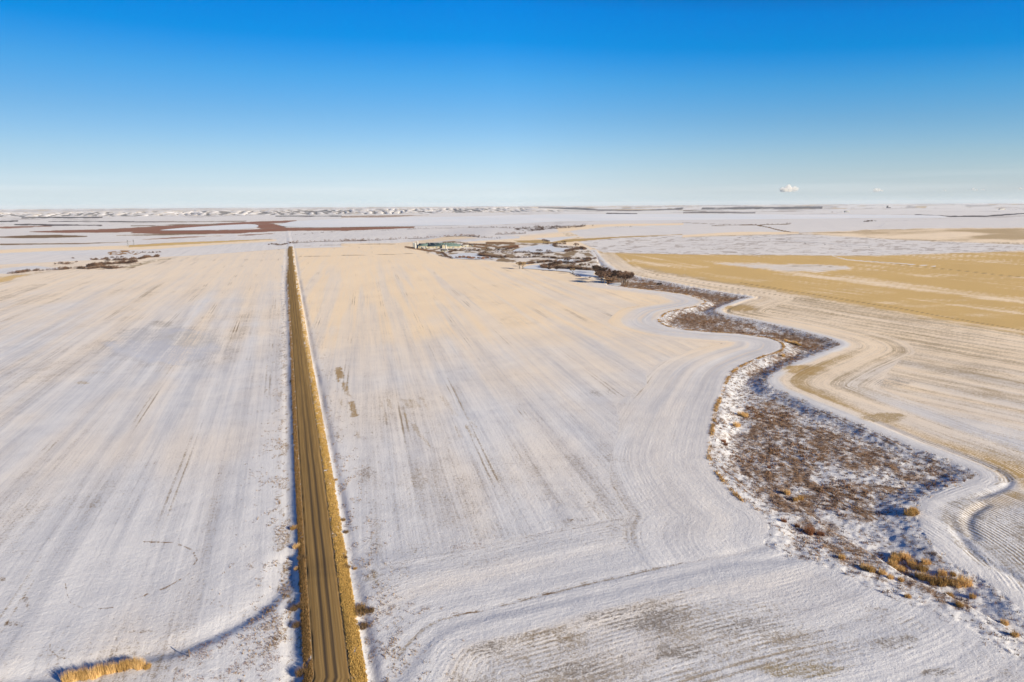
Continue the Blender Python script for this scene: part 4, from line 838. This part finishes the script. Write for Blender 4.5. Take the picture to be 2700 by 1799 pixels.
# ------------------------------------------------------------------ grass as ground cover (nobody could count it)
def cover(name, xs, ys, sz, cols, nb, label, wide=.16, rad=.45):
    n = len(xs); zs = hz(xs, ys); vv = np.empty((n * nb, 3, 3), np.float32); a = rng.random((n, nb)) * 6.283; q = np.sqrt(rng.random((n, nb))) * rad * sz[:, None]
    bx = xs[:, None] + np.cos(a) * q; by = ys[:, None] + np.sin(a) * q; h = sz[:, None] * (.5 + .5 * rng.random((n, nb))); t = rng.random((n, nb)) * 3.14
    w = wide * sz[:, None] * .5; le = .4 * h * (rng.random((n, nb)) - .2)
    z0 = np.repeat(zs[:, None], nb, 1) - .08
    vv[:, 0] = np.stack([bx - np.cos(t) * w, by - np.sin(t) * w, z0], -1).reshape(-1, 3); vv[:, 1] = np.stack([bx + np.cos(t) * w, by + np.sin(t) * w, z0], -1).reshape(-1, 3)
    vv[:, 2] = np.stack([bx + np.cos(a) * le, by + np.sin(a) * le, z0 + h], -1).reshape(-1, 3)
    me = tri_mesh(name, vv.reshape(-1, 3), M_COVER); attr(me, 'tint', 'FLOAT_COLOR', np.repeat(np.concatenate([cols, np.ones((n, 1))], 1), nb * 3, 0))
    return tag(link(name, me), label, 'grass', None, 'stuff')
M_COVER, nt, b_ = new_mat('dry_grass', .9); an = N(nt, 'ShaderNodeAttribute'); an.attribute_name = 'tint'; nt.links.new(an.outputs['Color'], b_.inputs['Base Color'])
lo = MARSH.min(0); hi = MARSH.max(0)
n0 = 430000; xs = rng.uniform(lo[0], min(hi[0], 330), n0); ys = rng.uniform(lo[1], min(hi[1], 1000), n0); pp = np.stack([xs, ys], 1)
kk_ = inside(pp, MARSH) & (xs < ys * .85 + 20); xs = xs[kk_]; ys = ys[kk_]; pp = pp[kk_]
dd = np.minimum(dist_line(pp, LBs)[0], np.minimum(dist_line(pp, RBs)[0], dist_line(pp, LB2s)[0]))
dens = .60 + .6 * ss(1, 14, dd) * ss(.34, .54, fbm(xs / 16, ys / 20, 3, 501) + .08); dens = np.where((ys < 190) & (xs > 60), dens * .5, dens); dens *= np.where(ys > 400, .7, 1) 
ke = rng.random(len(xs)) < dens * ss(0.3, .6, vnoise(xs / 1.2, ys / 1.6, 33)); xs = xs[ke]; ys = ys[ke]; dd = dd[ke]; n = len(xs)
pal = np.array([(.16, .105, .075), (.24, .15, .095), (.13, .09, .07), (.30, .19, .10), (.25, .145, .085)]); ci = rng.choice(5, n, p=[.34, .26, .22, .10, .08])
pat = fbm(xs / 12, ys / 16, 3, 503); ci = np.where((pat > .6) & (rng.random(n) < .6), 4, ci); cols = pal[ci] * (.8 + .4 * rng.random((n, 1)))
print('marsh tufts', n)
cover('marsh_grass', xs, ys, .32 + .55 * rng.random(n) ** 2 + .4 * (pat > .6) * rng.random(n), cols, 6, 'brown sedge and dry grass covering the snowy creek bed', .22, .6)
# golden seam along the left bank
def seam(Lr, n, spread, szr, col, name, label, a0=0, a1=1, clump_=.4, o0=0):
    p = smooth(Lr, 3) if len(Lr) < 60 else Lr; seg = np.linalg.norm(np.diff(p, axis=0), axis=1); s = np.concatenate([[0], np.cumsum(seg)]); t = rng.uniform(a0, a1, n) * s[-1]
    t = t[rng.random(len(t)) < ss(clump_ - .15, clump_ + .35, fbm(t / 5, t * 0, 4, 3))]; n = len(t)
    x = np.interp(t, s, p[:, 0]) + rng.normal(size=n) * spread; y = np.interp(t, s, p[:, 1]) + rng.normal(size=n) * spread
    cols = np.array(col) * (.6 + .7 * rng.random((n, 1))); return cover(name, x, y, szr * (.5 + .8 * rng.random(n)), cols, 6, label, .2, .6)
seam(LBs, 9000, .42, .8, (.46, .29, .12), 'bank_grass', 'golden grass fringing the left bank of the creek', 0.04, .97, .42)
seam(RBs, 2600, .9, .8, (.36, .24, .12), 'bank_grass', 'brown grass fringing the right bank of the creek', 0.02, 1, .55)
# verges of the road
n = 60000; y_ = 61470 / rng.uniform(42, 600, n); sde = rng.random(n) < .55; l2, r2 = road_lr(y_); o_ = rng.uniform(.1, 2.9, n)
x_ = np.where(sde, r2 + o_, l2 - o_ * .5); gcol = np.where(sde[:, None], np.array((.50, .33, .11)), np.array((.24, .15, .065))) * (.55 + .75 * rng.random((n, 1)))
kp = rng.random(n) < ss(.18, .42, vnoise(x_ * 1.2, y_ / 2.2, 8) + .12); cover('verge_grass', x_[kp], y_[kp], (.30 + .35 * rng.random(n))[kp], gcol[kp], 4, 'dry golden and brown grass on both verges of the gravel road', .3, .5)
# scattered stalks poking through snow beyond the verges
n = 15000; y_ = 61470 / rng.uniform(70, 620, n); l2, r2 = road_lr(y_); sde = rng.random(n) < .4; o_ = 3.5 + rng.gamma(2., 2.4, n); x_ = np.where(sde, r2 + o_, l2 - o_)
kp = rng.random(n) < ss(.47, .66, fbm(x_ / 2.5, y_ / 5, 3, 15)); cover('ditch_grass', x_[kp], y_[kp], (.25 + .4 * rng.random(n))[kp], (np.array((.26, .18, .10)) * (.6 + .8 * rng.random((n, 1))))[kp], 4, 'brown grass stalks poking out of the snow beside the road', .25, .5)
# tufts below the bank at the lower left and at the field entrance
def patch_cover(poly, n, sz, col, label, thr=.5, sc=2.5):
    lo = poly.min(0); hi = poly.max(0); x = rng.uniform(lo[0], hi[0], n); y = rng.uniform(lo[1], hi[1], n); k = inside(np.stack([x, y], 1), poly) & (rng.random(n) < ss(thr, thr + .15, fbm(x / sc, y / sc, 3, 21))); x = x[k]; y = y[k]; n = len(x)
    if n: cover('dry_grass', x, y, sz * (.5 + .8 * rng.random(n)), np.array(col) * (.6 + .8 * rng.random((n, 1))), 4, label, .25, .5)
patch_cover(D((410,1500),(520,1455),(640,1380),(655,1500),(660,1568),(400,1568)), 5000, .35, (.24, .15, .09), 'brown stalks scattered on the snow inside the lower left bank', .52, 1.6)
patch_cover(D((840,1400),(900,1385),(1020,1400),(1000,1425),(930,1440),(900,1568),(850,1568)), 5000, .35, (.25, .17, .10), 'brown grass stalks at the field entrance right of the road', .5, 2)
patch_cover(D((1950,1300),(2353,1500),(2353,1560),(2150,1420),(1990,1355)), 900, .4, (.27, .17, .10), 'brown stalks on the snow at the lower end of the creek bed', .45, 2)

# ------------------------------------------------------------------ farm with long green roofed sheds
def solid(name, rgb, rough=.8, var=.12, sc=.5):
    m, nt, b = new_mat(name, rough); g = N(nt, 'ShaderNodeNewGeometry'); n = noise(nt, g.outputs['Position'], sc, 4)
    nt.links.new(mixc(nt, n, tuple(c * (1 - var) for c in rgb), tuple(min(1, c * (1 + var)) for c in rgb)), b.inputs['Base Color']); return m
M_ROOF = solid('green_metal_roof', (.11, .165, .155), .6); M_WALL = solid('cream_cladding', (.43, .39, .29)); M_GLASS = solid('dark_glass', (.04, .05, .06), .2); M_WH = solid('white_metal', (.42, .41, .38), .7); M_GALV = solid('galvanised_steel', (.45, .47, .48), .45); M_DOOR = solid('grey_door', (.25, .27, .28)); M_DKROOF = solid('dark_roof', (.09, .085, .085))
def boxm(name, x0, x1, y0, y1, z0, z1, mat):
    v = np.array([(x, y, z) for z in (z0, z1) for x, y in ((x0, y0), (x1, y0), (x1, y1), (x0, y1))]); f = np.array([(0,3,2,1),(4,5,6,7),(0,1,5,4),(1,2,6,5),(2,3,7,6),(3,0,4,7)]); return raw_mesh(name, v, f, mat, False)
def gable(name, L_, W_, h0, h1, mat, t=.25, ov=.5):
    pr = [(-W_/2-ov, h0), (0, h1), (W_/2+ov, h0), (W_/2+ov, h0-t), (0, h1-t), (-W_/2-ov, h0-t)]; n = 6
    v = np.array([(x, y, z) for x in (-L_/2-ov, L_/2+ov) for y, z in pr]); f = [(i, (i+1) % n, (i+1) % n + n, i + n) for i in range(n)] + [(0,5,4,1), (1,4,3,2), (6,7,10,11), (7,8,9,10)]; return raw_mesh(name, v, np.array(f), mat, False)
def walls(name, L_, W_, h0, h1, mat):
    pr = [(-W_/2, -.5), (W_/2, -.5), (W_/2, h0-.25), (0, h1-.25), (-W_/2, h0-.25)]; me = bpy.data.meshes.new(name)
    v = [(x, y, z) for x in (-L_/2, L_/2) for y, z in pr]; n = 5
    me.from_pydata(v, [], [(i, (i+1) % n, (i+1) % n + n, i + n) for i in range(n)] + [(4,3,2,1,0), (5,6,7,8,9)]); me.materials.append(mat); return me
def shed(loc, L_, W_, h0, h1, rz, label, cat='barn', name='long_barn', roof=None, wall=None, group=None, vents=6, doors=2, wins=8):
    o = bpy.data.objects.new(name, None); C.objects.link(o); z = float(hz(loc[0], loc[1])[0]); o.location = (loc[0], loc[1], z); o.rotation_euler.z = rz; tag(o, label, cat, group)
    link('wall', walls('wall', L_, W_, h0, h1, wall or M_WALL), o); rf = link('roof', gable('roof', L_, W_, h0, h1, roof or M_ROOF), o)
    for i in range(vents):
        x = -L_/2 + (i + .5) * L_ / vents; link('vent', boxm('vent', x-.6, x+.6, -.6, .6, h1-.3, h1+.9, M_WH), rf)
    for i in range(doors):
        x = -L_/2 + (i + .5) * L_ / doors + 3; link('door', boxm('door', x-1.6, x+1.6, -W_/2-.12, -W_/2+.1, -.3, min(2.8, h0*.8), M_DOOR), o)
    for i in range(wins):
        x = -L_/2 + (i + .5) * L_ / wins; link('window', boxm('window', x-.9, x+.9, -W_/2-.08, -W_/2+.1, h0*.4, h0*.72, M_GLASS), o)
    return o
FM = lambda x, y: tr([(x, y)], 1050, 620, .12744)[0]
a = FM(590, 275); b = FM(1290, 262); rz = math.atan2(b[1]-a[1], b[0]-a[0]); fl = np.linalg.norm(b-a); dv = (b-a) / fl; nv = np.array((-dv[1], dv[0])); mc = (a + b) / 2
rz = 0.0; dv = np.array((1., 0)); nv = np.array((0, 1.)); mc = np.array(((a[0]+b[0])/2, a[1])); fl = b[0] - a[0]
print('farm', a, b, fl)
shed(mc + nv * 9, fl, 18, 4.2, 8.0, rz, 'long green roofed barn nearest to the field, cream wall in the sun')
shed(mc + nv * 34 + dv * (-7), fl * .92, 18, 4.2, 8.4, rz, 'middle long barn with a green roof behind the front one')
shed(mc + nv * 60 + dv * (-14), fl * .86, 18, 4.2, 8.6, rz, 'rearmost long green roofed barn of the farm')
shed(mc + nv * (-1.5) + dv * (.0 * fl), 6, 5, 6.0, 7.6, rz + math.pi / 2, 'tall cream cross gable standing on the front of the nearest barn', 'annex', 'barn_annex', M_WALL, None, None, 0, 0, 0)
shed(a + np.array((-9, 14)), 19, 30, 5.0, 9.5, math.pi / 2 * 0, 'wide green roofed shed at the left end of the barns', 'shed', 'machine_shed', vents=2, doors=2, wins=3)
shed(FM(940, 345) , 12, 7, 2.8, 5.0, rz, 'small cream house with a dark roof in front of the barns', 'house', 'farm_house', M_DKROOF, M_WALL, None, 0, 1, 3)
shed(FM(1080, 325), 9, 6, 2.5, 4.2, rz, 'small cream cabin right of the dark roofed house', 'cabin', 'farm_cabin', M_DKROOF, M_WH, None, 0, 1, 2)
shed(FM(1370, 245) , 17, 10, 2.6, 4.6, rz, 'low white roofed shed at the right end of the barns', 'shed', 'low_shed', M_WH, M_WALL, None, 0, 1, 2)
shed(FM(1510, 235), 8, 6, 2.6, 4.4, rz, 'small dark roofed hut right of the white roofed shed', 'hut', 'farm_hut', M_DKROOF, M_WALL, None, 0, 1, 1)
def lathe(prof, n=18):
    t = np.linspace(0, 2*np.pi, n, endpoint=False); v = np.array([(r*np.cos(a_), r*np.sin(a_), z) for r, z in prof for a_ in t]); f = [(i*n+j, i*n+(j+1) % n, (i+1)*n+(j+1) % n, (i+1)*n+j) for i in range(len(prof)-1) for j in range(n)]; return v, np.array(f)
def silo(loc, r, h, label, group=None, mat=M_WH):
    o = bpy.data.objects.new('silo', None); C.objects.link(o); o.location = (loc[0], loc[1], float(hz(*loc)[0])); tag(o, label, 'silo', group)
    v, f = lathe([(r, -.5), (r, h)]); link('silo_body', raw_mesh('silo_body', v, f, mat), o); v, f = lathe([(r*1.04, h-.05), (r*.55, h+r*.5), (.3, h+r*.8), (.3, h+r*.8+.5), (.01, h+r*.8+.5)]); link('silo_roof', raw_mesh('silo_roof', v, f, M_GALV), o)
silo(FM(350, 280), 2.2, 10, 'white silo nearest the camera at the left end of the farm'); silo(FM(398, 262) , 2.0, 12, 'white silo just behind the nearest one')
silo(FM(315, 250), 1.6, 9, 'dark leg silo farthest left at the farm', None, M_DOOR); silo(FM(500, 284), 1.5, 3.5, 'squat white tank before the wide shed'); silo(FM(540, 287), 1.5, 3.5, 'squat white tank at the corner of the front barn')
silo(FM(985, 285), 1.6, 7, 'slim cream silo beside the tall cross gable')

# farmstead beyond the lake, elevator on the horizon
p = c3((1130,236))[0]; shed(p, 60, 30, 12, 20, .1, 'lone barn in the shelterbelt beyond the lake', 'barn', 'distant_barn', M_WH, M_DOOR, None, 0, 0, 0)
p = c3((1410,207))[0]; s_ = p[1] / 900
o = bpy.data.objects.new('grain_elevator', None); C.objects.link(o); o.location = (p[0], p[1], float(hz(*p)[0])); tag(o, 'tall dark grain elevator on the right horizon', 'elevator')
link('elevator_tower', boxm('elevator_tower', -14, 14, -14, 14, -5, 55, M_DARKV), o); link('elevator_shed', boxm('elevator_shed', 14.1, 70, -12, 12, -5, 18, M_DARKV), o)
p = c3((2200,218))[0]; shed(p, 90, 30, 12, 20, 0, 'white barn by the shelterbelt at the right edge of the plain', 'barn', 'distant_barn', M_WH, M_WH, None, 0, 0, 0)

# ------------------------------------------------------------------ pivot irrigators
def irrigator(pts, label, span_h=4.0):
    """a line of towers carrying a trussed pipe"""
    p0 = pts[0]; o = bpy.data.objects.new('pivot_irrigator', None); C.objects.link(o); zb = float(hz(*p0)[0]); o.location = (p0[0], p0[1], zb); tag(o, label, 'irrigator')
    prev = None; d = (pts[-1] - pts[0]); d /= np.linalg.norm(d); nn = np.array((-d[1], d[0]))
    for q in pts:
        z = float(hz(*q)[0]) - zb; c = np.array((*(q - p0), z)); n3 = np.array((*nn, 0)); d3 = np.array((*d, 0))
        v = np.vstack([tube(c + d3*s1*1.6, c + n3*0 + np.array((0, 0, span_h)), .14, .10, 4) for s1 in (-1, 1)] + [tube(c - d3*1.6 + (0, 0, .5), c + d3*1.6 + (0, 0, .5), .10, .10, 4)])
        tw_ = link('tower', tri_mesh('tower', v, M_GALV), o)
        for s1 in (-1, 1):
            cc = c + d3 * s1 * 1.6 + np.array((0, 0, .65)); link('wheel', tri_mesh('wheel', np.vstack([tube(cc - n3*.2, cc + n3*.2, .65, .65, 12), tube(cc - n3*.2, cc - n3*.21, .65, .01, 12), tube(cc + n3*.2, cc + n3*.21, .65, .01, 12)]), M_DKROOF), tw_)
        top = c + np.array((0, 0, span_h))
        if prev is not None:
            v = [tube(prev, top, .13, .13, 5)]; m = 8
            lowp = [prev + (top - prev) * k / m - np.array((0, 0, 1.0 * math.sin(math.pi * k / m))) for k in range(m + 1)]
            for k in range(m): v.append(tube(lowp[k], lowp[k+1], .05, .05, 3)); v.append(tube(prev + (top - prev) * k / m, lowp[k+1], .04, .04, 3))
            link('span', tri_mesh('span', np.vstack(v), M_GALV), o)
        prev = top
irrigator(c3((393,412),(485,416),(600,424),(716,436),(843,450),(979,461),(1130,470),(1283,479)), 'long irrigation line standing on the snowy field behind the gold stubble')
irrigator(c3((1367,343),(1385,332),(1400,322),(1413,310)), 'irrigation line at the right end of the lake with a dark pivot', 4.5)
p = c3((1367,343))[0]
# pylons
M_STEEL = solid('weathered_steel', (.16, .165, .17), .6)
def pylon(loc, h, label, group=None):
    o = bpy.data.objects.new('transmission_pylon', None); C.objects.link(o); o.location = (loc[0], loc[1], float(hz(*loc)[0])); tag(o, label, 'pylon', group); v = []; w = h * .11
    lv = [(0, w), (.35, w*.6), (.6, w*.33), (1, w*.1)]
    for (t0, a0), (t1, a1) in zip(lv[:-1], lv[1:]):
        for sx_, sy_ in ((1, 1), (1, -1), (-1, -1), (-1, 1)):
            v.append(tube((sx_*a0, sy_*a0, t0*h), (sx_*a1, sy_*a1, t1*h), .16, .14, 4)); v.append(tube((sx_*a0, sy_*a0, t0*h), (sy_*a1, -sx_*a1, t1*h), .09, .09, 3))
    link('mast', tri_mesh('mast', np.vstack(v), M_STEEL), o)
    for t_ in (.64, .78, .92): link('crossarm', tri_mesh('crossarm', np.vstack([tube((-h*.17, 0, t_*h), (h*.17, 0, t_*h), .14, .14, 4), tube((-h*.17, 0, t_*h), (0, 0, (t_+.06)*h), .08, .08, 3), tube((h*.17, 0, t_*h), (0, 0, (t_+.06)*h), .08, .08, 3)]), M_STEEL), o)
p = c1((882,473))[0]; pylon(p, 19, 'steel lattice pylon at the left end of the gold strip'); p = c1((870,474))[0]; pylon(p + (-12, 60), 17, 'second lattice pylon just left of the first')
# fence posts
M_POST = solid('weathered_wood', (.16, .12, .09)); pm = tri_mesh('fence_post', np.vstack([tube((0,0,-.3),(0.03,0,1.5),.09,.075,7), tube((0.03,0,1.5),(0.03,0,1.52),.075,.005,7)]), M_POST)
p = tr([(1470,1142)], 0, 1350, .33985)[0]; tag(link('fence_post', pm, None, (p[0], p[1], float(hz(*p)[0]))), 'lone wooden post with a long thin shadow at the lower left bank', 'post').scale = (1.2, 1.2, 1.15)

# ------------------------------------------------------------------ badland hills behind the lake
hm, nt, bs = new_mat('badland_snow', .9)
geo = N(nt, 'ShaderNodeNewGeometry'); sn = N(nt, 'ShaderNodeSeparateXYZ'); nt.links.new(geo.outputs['Normal'], sn.inputs[0])
q1 = noise(nt, geo.outputs['Position'], .012, 4, .6); ah = N(nt, 'ShaderNodeAttribute'); ah.attribute_name = 'gully'
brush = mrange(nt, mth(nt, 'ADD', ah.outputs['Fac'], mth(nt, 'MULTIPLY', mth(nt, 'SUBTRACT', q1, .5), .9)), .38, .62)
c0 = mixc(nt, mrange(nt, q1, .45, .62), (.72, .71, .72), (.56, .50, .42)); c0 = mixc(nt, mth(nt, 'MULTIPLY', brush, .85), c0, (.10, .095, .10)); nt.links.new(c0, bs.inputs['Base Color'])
hx = np.linspace(-8500, 1400, 1700); dpt = np.linspace(0, 1, 70)
Y0 = np.interp(hx, [-8500, -4000, -1000, 1400], [8600, 9300, 10500, 12500])
HXg = np.repeat(hx[None], 70, 0); HY = Y0[None] + dpt[:, None] * 3600 + (vnoise(hx / 500, hx * 0, 5) - .5)[None] * 700
HXg = HXg * (1 + dpt[:, None] * .28)
prof = ss(.02, .55, dpt)[:, None]
def ridged(x, y, s): return 1 - np.abs(2 * fbm(x, y, 3, s) - 1) * 2
dome = prof * (1 - prof) * 4
sk = HXg + HY * .55
gul = np.abs(np.sin(sk / 62 + fbm(HXg / 420, HY / 700, 3, 8) * 11)) * (.5 + vnoise(HXg / 300, HY / 900, 4))
top_h = np.interp(hx, [-8500, -5000, -2500, -500, 600, 1400], [60, 74, 86, 92, 80, 40])[None] * (.93 + .14 * vnoise(hx / 700, hx * 0, 9)[None])
HZ = -33 + prof * top_h + (fbm(HXg / 260, HY / 400, 4, 7) - .5) * 40 * np.clip(dome, 0, 1) - (1 - np.clip(gul, 0, 1)) * 26 * np.clip(dome * 1.2, 0, 1)
fade = np.minimum(1, (1400 - hx) / 1500)[None] * 1.0; HZ = -33 + (HZ + 33) * np.clip(fade, 0, 1) ** .7
HZ[0] -= 8; HZ[-1] = -60
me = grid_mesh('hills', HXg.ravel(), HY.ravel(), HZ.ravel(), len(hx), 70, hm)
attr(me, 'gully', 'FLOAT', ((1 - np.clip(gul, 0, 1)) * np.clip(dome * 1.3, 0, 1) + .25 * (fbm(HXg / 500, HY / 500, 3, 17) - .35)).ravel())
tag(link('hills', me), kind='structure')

# ------------------------------------------------------------------ clouds low over the right horizon
cmx = bpy.data.materials.new('cloud_vapour'); cmx.use_nodes = True; nt = cmx.node_tree; nt.nodes.clear(); pv = N(nt, 'ShaderNodeVolumePrincipled'); mo = N(nt, 'ShaderNodeOutputMaterial')
pv.inputs['Color'].default_value = (1, .99, .97, 1); pv.inputs['Density'].default_value = .0042; SC.cycles.volume_bounces = 5; nt.links.new(pv.outputs[0], mo.inputs['Volume'])
def cloud(px, py, w_, h_, label, seed, dist=70000, n=14):
    import bmesh
    a_ = (px - 1349.5) / FOC; b_2 = -(py - 899.5) / FOC; d = fw + rt * a_ + up * b_2; c = Vector((0, 0, CAMH)) + d * dist; W_ = w_ * dist / FOC; H_ = h_ * dist / FOC
    r = random.Random(seed); bm = bmesh.new()
    for i in range(n):
        u_ = r.uniform(-.5, .5); k = 1 - (2 * u_) ** 2; sz = H_ * r.uniform(.22, .42) * (.5 + .6 * k)
        mt = Matrix.Translation((u_ * W_, r.uniform(-.3, .3) * W_, H_ * r.uniform(-.25, .35) * k)) @ Matrix.Diagonal((sz * 1.25, sz * 1.2, sz, 1)); bmesh.ops.create_icosphere(bm, subdivisions=3, radius=1, matrix=mt)
    for v in bm.verts:
        q = v.co; nn_ = v.co.copy(); f = (math.sin(q.x / (H_*.13) + seed) + math.sin(q.y / (H_*.11)) + math.sin(q.z / (H_*.09) + q.x / (H_*.2))) * .035 * H_; v.co += v.normal * f if v.normal.length else Vector()
        if v.co.z < -.35 * H_: v.co.z = -.35 * H_ + (v.co.z + .35 * H_) * .15
    me = bpy.data.meshes.new('cloud'); bm.to_mesh(me); bm.free(); me.polygons.foreach_set('use_smooth', [True] * len(me.polygons)); me.materials.append(cmx)
    o = link('cloud', me, None, c); return tag(o, label, 'cloud')
cloud(2079, 499, 36, 20, 'brightest puffy cumulus low over the right horizon', 1); cloud(2309, 503, 28, 9, 'flat small cumulus right of the brightest one', 2); cloud(2490, 503, 12, 4, 'tiny cumulus, left of the far pair', 3, n=8)
cloud(2570, 500, 18, 7, 'tiny cumulus, left half of the far pair', 4, n=8); cloud(2591, 501, 10, 4, 'tiny cumulus, right half of the far pair', 5, n=8); cloud(2690, 498, 12, 6, 'tiny cumulus cut by the right edge', 6, n=8)

# ------------------------------------------------------------------ air
HAZE = 1.3e-5
if HAZE:
    hme = boxm('haze', -60000, 60000, -900, 64000, -75, 260, None); ho = link('haze', hme); mz = bpy.data.materials.new('haze_air'); mz.use_nodes = True; nt = mz.node_tree; nt.nodes.clear()
    pv = N(nt, 'ShaderNodeVolumePrincipled'); mo = N(nt, 'ShaderNodeOutputMaterial'); pv.inputs['Color'].default_value = (.85, .93, 1, 1); pv.inputs['Density'].default_value = HAZE; nt.links.new(pv.outputs[0], mo.inputs['Volume']); hme.materials.append(mz)
    tag(ho, 'thin blue winter air over the whole plain', 'haze', None, 'stuff')
